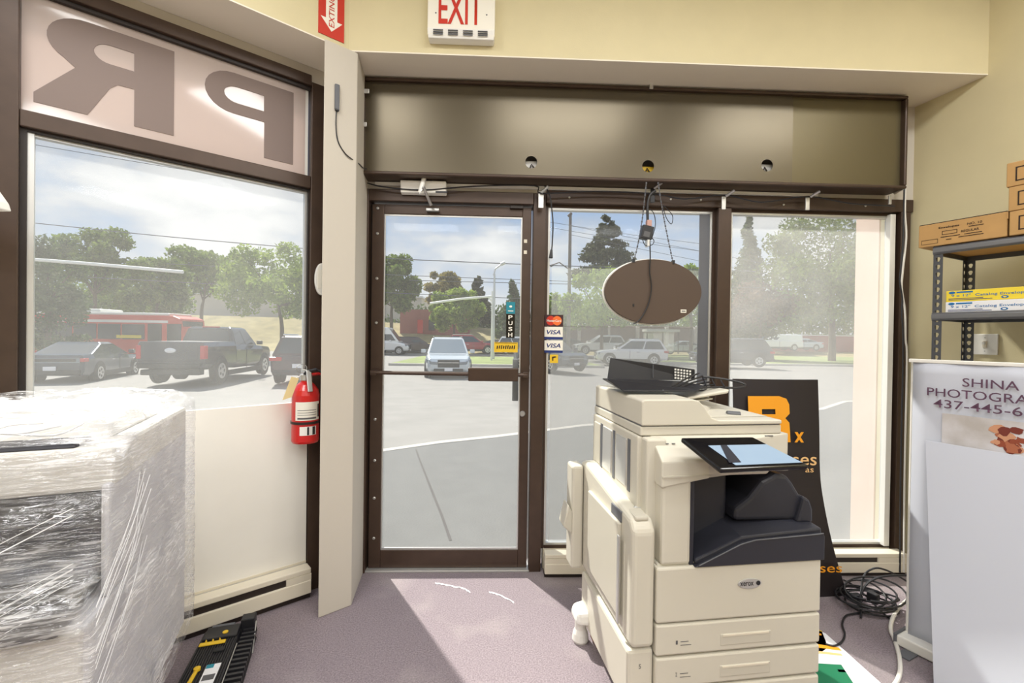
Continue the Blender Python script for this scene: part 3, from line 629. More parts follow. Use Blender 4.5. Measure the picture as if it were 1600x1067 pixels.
def car(kind, colour, label, px, ybase, d, heading, group=None, scale=1., name=None, cat=None, roof=None, details=True, glass_m='tint'):
    """px, ybase: where its middle meets the ground in the photo, at distance d"""
    L, W, prof, cab, zb, zr, wr, wx = SPEC[kind]; P_ = PAINT[colour]
    base = PY(px, ybase, d)
    t = thing(name or {'suv': 'sport_utility', 'sedan': 'sedan', 'pickup': 'pickup_truck', 'van': 'van'}[kind], label, cat or ('truck' if kind == 'pickup' else 'van' if kind == 'van' else 'car'), (base.x, d, base.z), rad(heading), group); t.scale = (scale,) * 3
    h = W / 2
    def ring(x, z0, z1, k): w_ = h * k; return [V((x * L, -w_ * .93, z0)), V((x * L, -w_, z0 + .14)), V((x * L, -w_, z1 - .16)), V((x * L, -w_ * .93, z1)), V((x * L, w_ * .93, z1)), V((x * L, w_, z1 - .16)), V((x * L, w_, z0 + .14)), V((x * L, w_ * .93, z0))]
    MB().loft([ring(*p) for p in prof]).build('body', P_, t, .04)
    xr, xrt, xft, xf = (k * L for k in cab); z1 = roof or zr; wb_, wt_ = h * .93, h * (.90 if kind == 'van' else .74)
    B = [V((xr, -wb_, zb - .03)), V((xf, -wb_, zb - .03)), V((xf, wb_, zb - .03)), V((xr, wb_, zb - .03))]; T = [V((xrt, -wt_, z1 - .07)), V((xft, -wt_, z1 - .07)), V((xft, wt_, z1 - .07)), V((xrt, wt_, z1 - .07))]
    T2 = [V((xrt + .12, -wt_ * .88, z1)), V((xft - .15, -wt_ * .88, z1)), V((xft - .15, wt_ * .88, z1)), V((xrt + .12, wt_ * .88, z1))]
    MB().loft([B, T, T2]).build('cabin', P_, t, .03)
    def add(nm, q, mg, mm):
        n = (q[1] - q[0]).cross(q[3] - q[0]).normalized(); q = inset_quad(q, mg); MB().hull([p - n * .01 for p in q], [p + n * .012 for p in q]).build(nm, mm, t)
    add('rear_window', [B[3], B[0], T[0], T[3]], (.08, .08, .12, .06), glass_m)
    add('windshield', [B[1], B[2], T[2], T[1]], (.05, .05, .08, .04), glass_m)
    for q in ([B[0], B[1], T[1], T[0]], [B[2], B[3], T[3], T[2]]):
        flip = q[0] is not B[0]
        if kind == 'van': add('side_window', q, ((.70, .05) if not flip else (.05, .70)) + (.10, .45), glass_m)
        else:
            add('side_window', q, (.05, .54, .10, .10) if not flip else (.54, .05, .10, .10), glass_m); add('side_window', q, (.49, .06, .10, .10) if not flip else (.06, .49, .10, .10), glass_m)
    for x in wx:
        for s in (-1, 1):
            c = V((x * L, s * (h - .10), wr))
            MB().cyl(c + V((0, s * .035, .03)), c + V((0, s * .112, .03)), wr * 1.17, 22).build('wheel_arch', 'trimblk', t)
            w_ = MB(); w_.cyl(c + V((0, -s * .12, 0)), c + V((0, s * .125, 0)), wr, 22); wo = w_.build('wheel', 'rubber', t, .02)
            r_ = MB(); r_.cyl(c + V((0, s * .11, 0)), c + V((0, s * .132, 0)), wr * .66, 20)
            ro = r_.build('rim', 'alu', wo)
            if details:
                for k in range(5):
                    a = k * 2 * PI / 5; u = V((math.cos(a), 0, math.sin(a))); MB().cyl(c + V((0, s * .125, 0)) + u * wr * .36 , c + V((0, s * .136, 0)) + u * wr * .36, wr * .14, 8).build('rim_opening', 'trimblk', wo)
    zl = prof[1][2]
    fx, rx = L / 2, -L / 2
    for s in (-1, 1):
        hl = prof[-3]; MB().hull([V((fx * .88, s * h * .46, .58 * zb)), V((fx + .014, s * h * .46, .58 * zb)), V((fx + .010, s * h * .74, .60 * zb)), V((fx * .90, s * h * .955, .66 * zb))], [V((fx * .88, s * h * .46, .70 * zb)), V((fx + .014, s * h * .46, .69 * zb)), V((fx + .010, s * h * .74, .71 * zb)), V((fx * .88, s * h * .965, .80 * zb))]).build('headlight', 'headlamp', t)
        if kind == 'pickup': MB().box(rx - .015, rx + .22, s * h * .86 if s > 0 else -h * 1.005, h * 1.005 if s > 0 else -h * .86, .86, 1.30).build('taillight', 'taillamp', t, .02)
        else: MB().box(rx - .012, rx + .30, s * h * .56 if s > 0 else -h * .985, h * .985 if s > 0 else -h * .56, zb * .80, zb * .93).build('taillight', 'taillamp', t, .02)
        MB().box(.20 * L - .1, .20 * L + .06, s * h if s > 0 else -h - .2, h + .2 if s > 0 else -h, zb, zb + .16).build('side_mirror', P_ if kind != 'pickup' else 'trimblk', t, .03)
        if kind != 'van': MB().box(-.1 * L, -.06 * L, s * h - .01, s * h + .03, zb - .2, zb - .16).build('door_handle', 'chrome', t)
        MB().box(wx[0] * L + wr * 1.2, wx[1] * L - wr * 1.2, s * h - .03, s * h + .02, .22, .40).build('side_skirt', 'trimblk', t)
        MB().box(.028 * L, .034 * L, s * h - .01, s * h + .004, .42, zb - .08).build('door_seam', 'trimblk', t)
    MB().box(rx - .05, rx + .30, -h * .86, h * .86, .34, .52).build('rear_bumper', 'trimblk' if kind != 'pickup' else 'char_' if False else 'trimblk', t, .03)
    MB().box(rx - .065, rx - .03, -.17, .17, .60 if kind != 'sedan' else .50, .74 if kind != 'sedan' else .64).build('license_plate', 'plate', t)
    MB().box(fx - .22, fx + .02, -h * .62, h * .62, .30, .46).build('front_bumper', 'trimblk', t, .03)
    MB().box(fx - .20, fx + .012, -h * .46, h * .46, zb * .48, zb * .78).build('grille', 'trimblk', t, .02)
    MB().box(fx - .02, fx + .02, -h * .44, h * .44, zb * .655, zb * .68).build('grille_bar', 'chrome', t)
    MB().box(fx - .05, fx + .03, -.16, .16, .36, .48).build('front_plate', 'plate', t)
    if kind == 'suv':
        for s in (-1, 1): MB().tube([(xrt + .1, s * wt_ * .9, z1 + .03), (xft - .1, s * wt_ * .9, z1 + .03)], .025, 6).build('roof_rail', 'chrome', t)
    return t
# heading: degrees, 90 = away from the shop, 0 = to the right
p = car('pickup', 'black', 'black pickup truck parked with its tailgate to the bay window', 338, 590, 18.0, 96, name='pickup_truck')
MB().box(-2.5, -.75, -.82, .82, 1.05, 1.425).build('bed_liner', 'trimblk', p)
MB().box(-2.97, -2.94, -.80, .80, .80, 1.34).build('tailgate', PAINT['black'], p, .02)
e = MB().lathe([(.16, 0), (.15, .02), (.0005, .022)], n=20).build('oval_badge', 'chrome', p); e.rotation_euler = (0, -PI / 2, 0); e.scale = (.55, 1.1, 1); e.location = (-2.97, 0, 1.14)
MB().box(-3.06, -2.7, -.95, .95, .56, .74).build('step_bumper', 'trimblk', p, .03)
MB().cyl((-2.35, -.1, .52), (-2.35, .12, .52), .36, 20).build('spare_wheel', 'rubber', p)
MB().box(-.45, -.40, -.3, .3, 1.93, 1.975).build('high_brake_lamp', 'taillamp', p)
c = car('sedan', 'navy', 'dark blue coupe at the left of the pickup, seen from behind', 138, 592, 18.4, 108, name='coupe')
MB().box(-2.47, -2.43, -.80, .80, .76, .92).build('tail_lamp_strip', 'tint_l', c); MB().box(-2.475, -2.42, -.70, .70, .80, .90).build('tail_panel', 'trimblk', c)
car('suv', 'plum', 'dark plum sport utility half hidden behind the fire extinguisher post', 492, 592, 18.4, 98)
car('suv', 'silver', 'silver sport utility facing the glass door', 699, 586, 22.0, -83, glass_m='tint_l', scale=1.06)
car('van', 'white', 'white cargo van at the left edge of the glass door', 596, 553, 45, 0)
car('van', 'plum', 'dark red van tail behind the silver car', 640, 553, 50, 10, roof=1.9)
car('suv', 'red', 'red sport utility behind the silver car', 738, 552, 43, 0)
car('sedan', 'char', 'charcoal sedan behind the red car', 778, 551, 50, 0)
car('suv', 'white', 'white car behind the yellow door sticker', 812, 553, 46, 0)
car('suv', 'blue', 'steel blue sport utility facing right, just beyond the card stickers', 858, 577, 24.5, -62)
car('sedan', 'char', 'charcoal car beyond the steel blue sport utility', 884, 553, 44, 180, scale=1.02)
car('suv', 'white', 'white sport utility half hidden by the nearer white one', 936, 553, 42, 180)
car('suv', 'white', 'white sport utility parked side-on behind the printer', 984, 569, 31, 172)
car('sedan', 'silver', 'silver sedan behind the bus shelter', 1064, 553, 50, 180)
car('suv', 'char', 'charcoal sport utility side-on behind the mullion', 1140, 571, 29.6, 172, scale=1.02)
car('van', 'white', 'small white van beside the brick wall', 1212, 547, 55, 180, roof=1.95)
car('sedan', 'silver', 'silver sedan right of the small white van', 1250, 547, 56, 180)
car('sedan', 'white', 'white sedan at the far right past the silver one', 1282, 547, 60, 180)
# bus
q0 = PY(284, 540, 31); bus = thing('bus', 'red and white city bus behind the coupe', 'bus', (q0.x, 31, -.42))
M['busred'] = mat('bus_red', srgb(206, 62, 44), .35); M['buswin'] = mat('bus_dark_glass', srgb(50, 50, 52), .1)
MB().loft([[V((x, 0, z0)), V((x, 2.5, z0)), V((x, 2.5, z1)), V((x, 0, z1))] for x, z0, z1 in ((-12, .35, 2.95), (-.6, .35, 2.95), (-.12, .40, 2.75), (0, .42, 1.6))]).build('body', 'busred', bus, .08)
MB().box(-11.9, -.9, .1, 2.4, 2.93, 3.12).build('roof', 'white', bus, .06); MB().box(-9, -5.5, .3, 2.2, 3.1, 3.34).build('roof_unit', 'white', bus, .08)
for k in range(6): MB().box(-11.6 + k * 1.55, -10.15 + k * 1.55, -.02, .03, 1.35, 2.35).build('side_window', 'buswin', bus)
for x in (-2.2, -.95): MB().box(x, x + .9, -.02, .03, .55, 2.4).build('door', 'buswin', bus)
MB().box(-4.2, -2.6, -.03, .02, 1.42, 1.62).build('route_sign', 'yellow', bus)
MB().box(-11.9, -.9, -.015, .03, 2.45, 2.62).build('white_stripe', 'white', bus)
MB().hull([V((-.10, .15, 1.3)), V((.02, .15, 1.3)), V((.02, 2.35, 1.3)), V((-.10, 2.35, 1.3))], [V((-.20, .2, 2.6)), V((-.10, .2, 2.6)), V((-.10, 2.3, 2.6)), V((-.20, 2.3, 2.6))]).build('windshield', 'buswin', bus)
for x in (-9.2, -2.9):
    for y in (.05, 2.2): MB().cyl((x, y, .48), (x, y + .28, .48), .48, 20).build('wheel', 'rubber', bus)
# ================================================================== THINGS ON THE DOOR WALL
# long sheet-metal sign box over the door
sx0, sx1, sz0, sz1, sy = -.748, 2.336, 2.256, 2.785, 2.52
sb = thing('sign_box', 'long brown sheet metal sign box mounted above the door and windows', 'sign', (.79, 2.6, 2.256)); S = V(sb.location)
fm = MB()
fm.box(sx0, sx1, sy, 2.655, sz1 - .018, sz1); fm.box(sx0, sx1, sy, 2.655, sz0, sz0 + .018); fm.box(sx0, sx0 + .018, sy, 2.655, sz0 + .018, sz1 - .018); fm.box(sx1 - .018, sx1, sy, 2.655, sz0 + .018, sz1 - .018)
fm.build('box_frame', 'bronze', sb, .006, shift=S)
holes = [(.186, 2.352, 'white'), (.846, 2.348, 'yellow2'), (1.530, 2.372, 'white')]
xm = 1.676
MB().holed([V((sx0 + .018, sy + .02, sz0 + .018)), V((xm, sy + .02, sz0 + .018)), V((xm, sy + .02, sz1 - .018)), V((sx0 + .018, sy + .02, sz1 - .018))], [ring2((x, sy + .02, z), X, Z, .034, .034, 28) for x, z, _ in holes], (0, .002, 0)).build('cover_panel', 'sheet', sb, shift=S)
MB().box(xm - .02, sx1 - .018, sy + .030, sy + .033, sz0 + .018, sz1 - .018).build('end_panel', 'sheet_olive', sb, shift=S)['label'] = 'olive sheet metal end panel'
for x, z, m in holes:
    MB().box(x - .07, x + .07, sy + .06, sy + .065, z - .06, z + (.012 if m == 'yellow2' else .02)).build('backing', m, sb, shift=S)
    MB().tube([V((x - .008, sy + .055, z - .03)), V((x + .004, sy + .05, z)), V((x + .02, sy + .055, z - .02))], .004, 6).build('inner_wire', 'ink', sb, shift=S)
MB().box(sx0 + .03, 1.62, sy + .012, sy + .02, sz0 + .016, sz0 + .021).build('lower_lip', 'bronze_d', sb, shift=S)
MB().box(-.70, 1.9, 2.635, 2.655, 2.236, 2.252).build('painted_light_gap', 'white', sb, shift=S)  # white strip painted as daylight showing between sign box and frame
for px, py in ((568, 142), (564, 194)):
    p = PY(px, py, 2.51); MB().box(p.x - .035, p.x + .03, 2.508, 2.516, p.z - .012, p.z + .012).build('side_clip', 'alu', sb, .002, shift=S); MB().tube([p + V((-.03, 0, 0)), p + V((-.05, .1, .06))], .003, 6).build('clip_wire', 'alu', sb, shift=S)
p = PY(1018, 130, 2.51); MB().hull([p + V((-.010, 0, -.03)), p + V((.010, 0, -.03)), p + V((.010, .004, -.03)), p + V((-.010, .004, -.03))], [p + V((-.010, 0, .02)), p + V((.010, 0, .02)), p + V((.010, .004, .02)), p + V((-.010, .004, .02))]).build('top_bracket', 'alu', sb, shift=S)
MB().tube([p + V((0, 0, .02)), p + V((.012, .05, .045))], .006, 6).build('bracket_arm', 'alu', sb, shift=S)
for px, py, big in ((846, 306, 1.25), (1022, 300, 1.1), (1134, 312, 1), (1266, 313, 1), (1396, 308, .7)):
    p = PY(px, py, 2.58); b = MB(); b.box(p.x - .012 * big, p.x + .012 * big, 2.60, 2.607, p.z - .05 * big, p.z + .025 * big); b.build('hanger_bracket', 'alu' if big != 1.1 else 'black', sb, .002, shift=S)
    MB().tube([p + V((0, .0, .02)), p + V((.035, -.03, .045))], .008, 6).build('bracket_arm', 'steel', sb, shift=S)
# exit sign
a, b = PY(669, 65, 2.30), PY(773, 65, 2.30)
ex = thing('exit_sign', 'white exit sign with red letters high on the wall', 'exit sign', ((a.x + b.x) / 2, 2.32, a.z)); w = b.x - a.x
MB().box(-w / 2, w / 2, -.055, 0, .012, .235).build('housing', 'signwhite', ex, .006)
MB().hull([V((-w / 2 + .005, -.05, 0)), V((w / 2 - .005, -.05, 0)), V((w / 2 - .005, 0, 0)), V((-w / 2 + .005, 0, 0))], [V((-w / 2, -.062, .045)), V((w / 2, -.062, .045)), V((w / 2, 0, .045)), V((-w / 2, 0, .045))]).build('vent_base', 'white', ex, .004)
for k in range(4):
    v = MB()
    for j in range(3): v.box(-w / 2 + .03 + k * .073, -w / 2 + .078 + k * .073, -.0635, -.058, .013 + j * .0095, .0165 + j * .0095)
    v.build('vent', 'gasket', ex)
text('EXIT', (-.004, -.056, .145), X, Z, .215, .155, 'signred', ex, .012, 'exit_letters')
for s in (-1, 1): MB().lathe([(.004, 0), (.0005, .002)], n=8).build('screw', 'gasket', ex).matrix_local = Matrix.Translation((s * .125, -.055, .12)) @ Matrix.Rotation(PI / 2, 4, 'X')
# extinguisher arrow sign on the angled soffit face
nb = BN; p0 = c0 + nb * .002
def sof(s, z): return V((s, 0, z))
g0 = PP(497, 50, c0, BN); g1 = PP(537, 67, c0, BN); s0, s1 = (g0 - c0).dot(BU), (g1 - c0).dot(BU); zb_ = (g0.z + g1.z) / 2 - .002
ar = thing('arrow_sign', 'red sign with a white arrow pointing down above the fire extinguisher', 'sign', c0 + V((0, 0, zb_)), BANG)
MB().box(s0, s1, -.004, 0, 0, .42).build('plate', 'signred', ar)
sm, wd = (s0 + s1) / 2, (s1 - s0)
flat('arrow', 'signwhite', [V((sm, -.004, .028)), V((sm + wd * .42, -.004, .085)), V((sm + wd * .22, -.004, .085)), V((sm + wd * .22, -.004, .37)), V((sm - wd * .22, -.004, .37)), V((sm - wd * .22, -.004, .085)), V((sm - wd * .42, -.004, .085))], ar, (0, -.001, 0))
text('EXTINGUISHER', (sm, -.0052, .20), Z * 1, -X, .30, wd * .22, 'signred', ar, .004)
# grey receiver and its cable on the column
cu_ = (cp[1] - cp[0]).normalized(); cn = V((cu_.y, -cu_.x, 0)); ca = math.atan2(cu_.y, cu_.x)
q = PP(526, 152, cp[0], cn)
an = thing('antenna', 'small grey antenna stick on the pale column with a thin black lead', 'antenna', q, ca)
MB().box(-.011, .011, -.012, 0, -.063, .06).build('body', 'gasket', an, .003); MB().box(-.009, .009, -.014, -.002, -.068, -.062).build('cap', 'black', an)
inv = Matrix.Rotation(-ca, 3, 'Z')
pts = [PP(x, y, cp[0] + cn * .004, cn) for x, y in ((526, 170), (525, 195), (528, 220), (538, 238), (549, 248))] + [PY(561, 256, 2.385), PY(567, 262, 2.48), PY(573, 264, 2.512)]
MB().tube([inv @ (p - q) for p in smooth_path(pts, 5)], .0028, 6).build('lead', 'black', an)
# door contact on the bay frame next to the column
q = bay(.030, -.03, PP(494, 437, BO, BN).z); dc = thing('contact_sensor', 'white half-round contact sensor stuck on the bay frame beside the column', 'sensor', q, BANG)
MB().prism([V((.022, -.0, -.085))] + [V((.022 - .034 * math.cos(t), 0, .085 * math.sin(t))) for t in [(-PI / 2 + PI * k / 14) for k in range(15)]] + [V((.022, 0, .085))], (0, -.022, 0)).build('shell', 'white', dc, .003)
MB().box(.0, .02, -.024, -.018, -.05, .05).build('label_strip', 'signwhite', dc)
# fire extinguisher
q = PP(477, 690, bay(-.02, -.10, 0), BN); fe = thing('fire_extinguisher', 'red fire extinguisher with white label hanging on the bay frame', 'fire extinguisher', q, BANG); R0 = .066
MB().lathe([(.0005, 0), (R0 * .93, .0), (R0, .012), (R0, .275), (R0 * .9, .305), (R0 * .62, .335), (.026, .35), (.024, .365), (.0005, .365)], n=32).build('cylinder', 'red', fe, smooth=False)
MB().lathe([(R0 + .004, .112), (R0 + .004, .126)], n=32).build('strap', 'bronze_d', fe)
def wraplabel(name, m, z0, z1, a0, a1, r):
    n = 14; MB().loft([[V((r * math.cos(rad(a0 + (a1 - a0) * i / n)), r * math.sin(rad(a0 + (a1 - a0) * i / n)), z)) for i in range(n + 1)] for z in (z0, z1)], cap=False, closed=False).build(name, m, fe)
wraplabel('label', 'signwhite', .135, .24, -150, -40, R0 + .0012); wraplabel('label_print', 'greytxt', .142, .152, -140, -60, R0 + .0018); wraplabel('label_print', 'greytxt', .165, .168, -140, -60, R0 + .0018); wraplabel('label_print', 'greytxt', .178, .181, -140, -60, R0 + .0018); wraplabel('label_print', 'greytxt', .192, .195, -140, -60, R0 + .0018); wraplabel('label_print', 'black', .15, .225, -52, -42, R0 + .0018)
wraplabel('inspection_label', 'white', .05, .10, -130, -60, R0 + .0012); wraplabel('label_print', 'black', .052, .098, -100, -92, R0 + .0018); wraplabel('label_print', 'black', .052, .098, -78, -66, R0 + .0018)
MB().lathe([(.030, 0), (.030, .03), (.018, .045), (.018, .06)], (0, 0, .36), 16).build('valve', 'steel', fe)
MB().hull([V((-.012, -.075, .30)), V((.012, -.075, .30)), V((.012, -.068, .30)), V((-.012, -.068, .30))], [V((-.012, -.045, .42)), V((.012, -.045, .42)), V((.012, -.03, .42)), V((-.012, -.03, .42))]).build('handle', 'steel', fe, .003)
MB().tube([(-.02, -.02, .405), (.03, -.06, .425), (.075, -.03, .40)], .008, 8).build('lever', 'black', fe); MB().tube([(.0, 0, .385), (.05, 0, .392), (.10, .03, .392)], .009, 8).build('hose', 'red', fe)
MB().tube([(0, .04, .38), (0, .10, .38)], .008, 8).build('hook', 'bronze', fe)
MB().tube([V((-.03 + .025 * math.cos(t), -.03, .43 + .025 * math.sin(t))) for t in [k * 2 * PI / 14 for k in range(15)]], .0022, 6).build('pull_ring', 'steel', fe)
MB().hull([V((-.115, -.02, .255)), V((-.075, -.03, .27)), V((-.075, -.028, .27)), V((-.115, -.018, .255))], [V((-.075, -.02, .385)), V((-.042, -.03, .375)), V((-.042, -.028, .375)), V((-.075, -.018, .385))]).build('inspection_tag', 'tagcard', fe)
MB().tube([(-.055, -.025, .378), (-.02, -.03, .40)], .0015, 5).build('tag_string', 'white', fe)

fe.scale = (1, 1, .88)
# stickers on the glass
def sticker(px0, py0, px1, py1, y, label, m, name='sticker', group=None):
    a, b = PY(px0, py1, y), PY(px1, py0, y); t = thing(name, label, 'sticker', ((a.x + b.x) / 2, y, a.z), 0, group); w, h = b.x - a.x, b.z - a.z
    MB().box(-w / 2, w / 2, -.0012, .0004, 0, h).build('backing', m, t); return t, w, h
yd = 2.695; yw = 2.697
t, w, h = sticker(791, 472, 805, 490, yd, 'small teal sticker on the door glass above the push sign', 'teal')
flat('emblem', 'signwhite', ring2((0, -.0013, h * .62), X, Z, w * .17, w * .13, 14), t, (0, -.0005, 0)); MB().box(-w * .3, w * .3, -.0018, -.001, h * .2, h * .27).build('print_line', 'signwhite', t)
t, w, h = sticker(790.5, 491, 804.5, 528, yd, 'black push sign with white letters on the door glass', 'black_g', 'push_sign')
for k, ch in enumerate('PUSH'): text(ch, (0, -.0014, h * (.87 - .245 * k)), X, Z, w * .48, h * .17, 'signwhite', t, .02)
t, w, h = sticker(772, 535, 809, 550, yd - .008, 'yellow sticker with dark scribbled lettering on the door glass', 'yellow2')
for k in range(9): flat('dark_mark', 'ink', [V((-w * .40 + k * w * .09, -.0013, h * (.30 + .06 * (k % 2)))), V((-w * .35 + k * w * .09, -.0013, h * .34)), V((-w * .33 + k * w * .09, -.0013, h * (.62 + .06 * (k % 3)))), V((-w * .38 + k * w * .09, -.0013, h * .66))], t, (0, -.0005, 0))
MB().box(-w * .46, w * .46, -.0018, -.001, h * .90, h * .95).build('border', 'ink', t)
t, w, h = sticker(851, 492, 880, 510, yw - .012, 'card sticker with overlapping red and orange discs on the window', mat('card_dark', srgb(58, 24, 30), .5), group='payment card stickers')
flat('red_disc', 'signred', ring2((-w * .17, -.0013, h * .5), X, Z, w * .25, h * .40, 22), t, (0, -.0004, 0)); flat('orange_disc', mat('card_orange', srgb(236, 112, 44), .5), ring2((w * .17, -.0018, h * .5), X, Z, w * .25, h * .40, 22), t, (0, -.0004, 0))
text('MasterCard', (0, -.0024, h * .5), X, Z, w * .78, h * .2, 'signwhite', t, .01)
for (py0, py1), l in (((511, 530), 'upper of the two blue and white card stickers'), ((532, 551), 'lower of the two blue and white card stickers')):
    t, w, h = sticker(850.5, py0, 879.5, py1, yw - .012, l, 'signwhite', group='payment card stickers')
    MB().box(-w / 2, w / 2, -.002, -.001, 0, h * .2).build('blue_band', 'navy', t); text('VISA', (0, -.0014, h * .58), X, Z, w * .76, h * .36, 'navy', t, .02, shear=.25)
t, w, h = sticker(859, 554, 872, 567, yw - .012, 'little yellow sticker under the card stickers', 'yellow2')
flat('dark_mark', 'ink', [V((-w * .2, -.0013, h * .25)), V((-w * .08, -.0013, h * .25)), V((-w * .06, -.0013, h * .6)), V((w * .25, -.0013, h * .66)), V((w * .2, -.0013, h * .8)), V((-w * .25, -.0013, h * .74))], t, (0, -.0005, 0))

# oval sign hung in the middle window
oc = PY(1021, 455.5, 2.50); ov = thing('oval_sign', 'brown backed oval sign hanging on chains in the middle window', 'sign', oc); orx, orz = 77.5 / F_PX * 2.50, 51 / F_PX * 2.50
MB().prism(ring2((0, -.0, 0), X, Z, orx, orz, 56), (0, .022, 0)).build('back_plate', mat('oval_back_brown', srgb(82, 66, 54), .6), ov, .002)
MB().prism(ring2((0, .022, 0), X, Z, orx + .007, orz + .007, 56), (0, .014, 0)).build('acrylic_rim', 'white', ov, .002)
MB().box(.155, .187, -.0015, 0, -.115, -.097).build('rating_label', 'signwhite', ov); MB().box(.16, .182, -.0025, -.001, -.109, -.103).build('label_print', 'greytxt', ov)
MB().tube(smooth_path([PY(*p, 2.492) - oc for p in ((1015, 372), (1016, 402), (1015, 425), (1018, 447), (1014, 472), (1005, 492), (996, 503), (990, 505))], 4), .0035, 6).build('cord', 'black', ov)
for pts in (((1010, 285), (1006, 322), (1003, 345), (998, 375), (991, 406)), ((1028, 285), (1034, 322), (1038, 345), (1044, 375), (1051, 408))):
    P_ = smooth_path([PY(*p, 2.51) - oc for p in pts], 8); ch = MB()
    for k in range(0, len(P_) - 1):
        ch.tube([P_[k], P_[k].lerp(P_[k + 1], .8)], .0028 if k % 2 else .0045, 5)
    ch.build('chain', 'gasket', ov)
ho = PY(990, 407, 2.505) - oc; MB().box(ho.x - .006, ho.x + .006, -.004, .02, ho.z - .012, ho.z + .008).build('chain_eye', 'black', ov)
ho = PY(1052, 409, 2.505) - oc; MB().box(ho.x - .006, ho.x + .006, -.004, .02, ho.z - .012, ho.z + .008).build('chain_eye', 'black', ov)
MB().box(-.115, -.107, -.003, 0, -.085, -.07).build('fixing', 'black', ov)
# power brick above it
pc = PY(1010, 364, 2.48); pw = thing('power_adapter', 'black power adapter dangling above the oval sign', 'power adapter', pc)
MB().rbox((0, 0, 0), (.062, .04, .075), 0).build('brick', 'black', pw, .004).rotation_euler = (0, .22, 0)
MB().rbox((-.002, -.0215, -.012), (.034, .002, .03)).build('rating_label', 'greytxt', pw).rotation_euler = (0, .22, 0)
MB().rbox((.012, 0, .052), (.028, .03, .035)).build('plug', mat('pinkish_plug', srgb(190, 150, 140), .5), pw, .004)
MB().tube(smooth_path([PY(*p, 2.475) - pc for p in ((1012, 346), (1012, 320), (1016, 305), (1024, 298))], 5), .0075, 8).build('thick_cord', 'black', pw)
MB().tube(smooth_path([PY(*p, 2.47) - pc for p in ((1018, 374), (1024, 352), (1022, 335), (1016, 326))], 5), .0022, 6).build('thin_cord', 'black', pw)
MB().tube(smooth_path([PY(*p, 2.47) - pc for p in ((1004, 374), (1008, 383), (1018, 383), (1022, 377), (1019, 372))], 5), .0022, 6).build('thin_cord', 'black', pw)
MB().tube(smooth_path([PY(*p, 2.47) - pc for p in ((1036, 322), (1041, 340), (1049, 350), (1051, 338), (1044, 328), (1036, 320))], 5), .002, 6).build('cord_loop', 'black', pw)
MB().box(.0, .012, -.02, .02, -.075, -.04).build('clear_tip', 'alu', pw)
# dangling plug cord at the left of that window
p0 = PY(853, 300, 2.6); pc_ = thing('plug_cord', 'black cord with a plug dangling at the left of the middle window', 'cord', p0)
MB().tube(smooth_path([PY(*p, 2.6) - p0 for p in ((851, 290), (859, 305), (862, 325), (864, 350), (863, 378), (862, 390))], 5), .004, 6).build('cord', 'black', pc_)
e = PY(861, 398, 2.6) - p0; MB().hull([e + V((-.012, -.01, -.02)), e + V((.010, -.01, -.02)), e + V((.010, .01, -.02)), e + V((-.012, .01, -.02))], [e + V((-.004, -.006, .03)), e + V((.008, -.006, .03)), e + V((.008, .006, .03)), e + V((-.004, .006, .03))]).build('plug', 'black', pc_, .003)
for s in (-1, 1): MB().box(e.x - .003 + s * .006, e.x - .001 + s * .006, -.003, .003, e.z - .038, e.z - .018).build('prong', 'steel', pc_)
# cable strung along the head of the frames
cbz = [PY(*p, 2.595) for p in ((574, 286), (600, 292), (660, 297), (740, 291), (835, 290), (846, 302), (930, 299), (1022, 303), (1070, 311), (1133, 305), (1190, 316), (1262, 307), (1330, 318), (1398, 322))]
tag(MB().tube(smooth_path(cbz, 4), .004, 6).build('cable', 'black', shift=cbz[0]), 'black cable strung under the sign box from the door to the right jamb', 'cable')
# lamp shade poking in at the left edge
lp = PY(-45, 300, 1.55); ls_ = thing('lamp_shade', 'white flared lamp shade just showing at the left edge', 'lamp', lp)
e0 = [PY(x, y, 1.55) - lp for x, y in ((-120, 331), (19, 331), (15, 319), (0, 298), (-60, 272), (-110, 300))]
MB().prism(e0, (0, -.24, 0)).build('shade', 'white', ls_, .004)
MB().tube([(0, 0, .03), (0, 0, CEIL_Z - lp.z)], .006, 8).build('rod', 'white', ls_)
# ================================================================== OFFICE PRINTER (local: x along its front, y to its back, z up)
PA = rad(6); PO = V((.549, 1.55, 0))
mf = thing('printer', 'cream multifunction office printer standing in front of the middle window', 'printer', PO, PA)
def P3(*a, **k): pass
def pb_(name, m, x0, x1, y0, y1, z0, z1, par=None, bevel=.006): return MB().box(x0, x1, y0, y1, z0, z1).build(name, m, par or mf, bevel)
# drawer pedestal and drawers
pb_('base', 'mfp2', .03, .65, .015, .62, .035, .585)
def drawer(z0, z1, num, yb=0.):
    d = pb_('drawer', 'mfp', .022, .657, -.004 + yb, .10, z0, z1, bevel=.007)
    if num:
        q = MB(); q.box(.262, .458, -.006 + yb, .0 + yb, z0 + .02, z0 + .062); q.build('pull_recess', 'mfp2', d, .012)
        pb_('pull_lip', 'heater', .27, .45, -.0075 + yb, -.005 + yb, z0 + .052, z0 + .060, d, .002)
        text(num, (.098, -.0045 + yb, z0 + .045), X, Z, .007, .014, 'greytxt', d)
        for j in range(2): pb_('print_line', 'greytxt', .112, .142 + .01 * j, -.0049 + yb, -.0043 + yb, z0 + .045 - j * .012, z0 + .047 - j * .012, d, 0)
    return d
fd = drawer(.386, .578, None); fd.name = 'front_door'
MB().prism(ring2((.371, -.0042, .508), X, Z, .046, .019, 28), (0, -.004, 0)).build('badge', 'alu', fd, .002); 
text('xerox', (.358, -.0083, .508), X, Z, .052, .014, 'black', fd, .012); MB().prism(ring2((.402, -.0083, .509), X, Z, .008, .008, 18), (0, -.0015, 0)).build('badge_ball', 'black', fd)
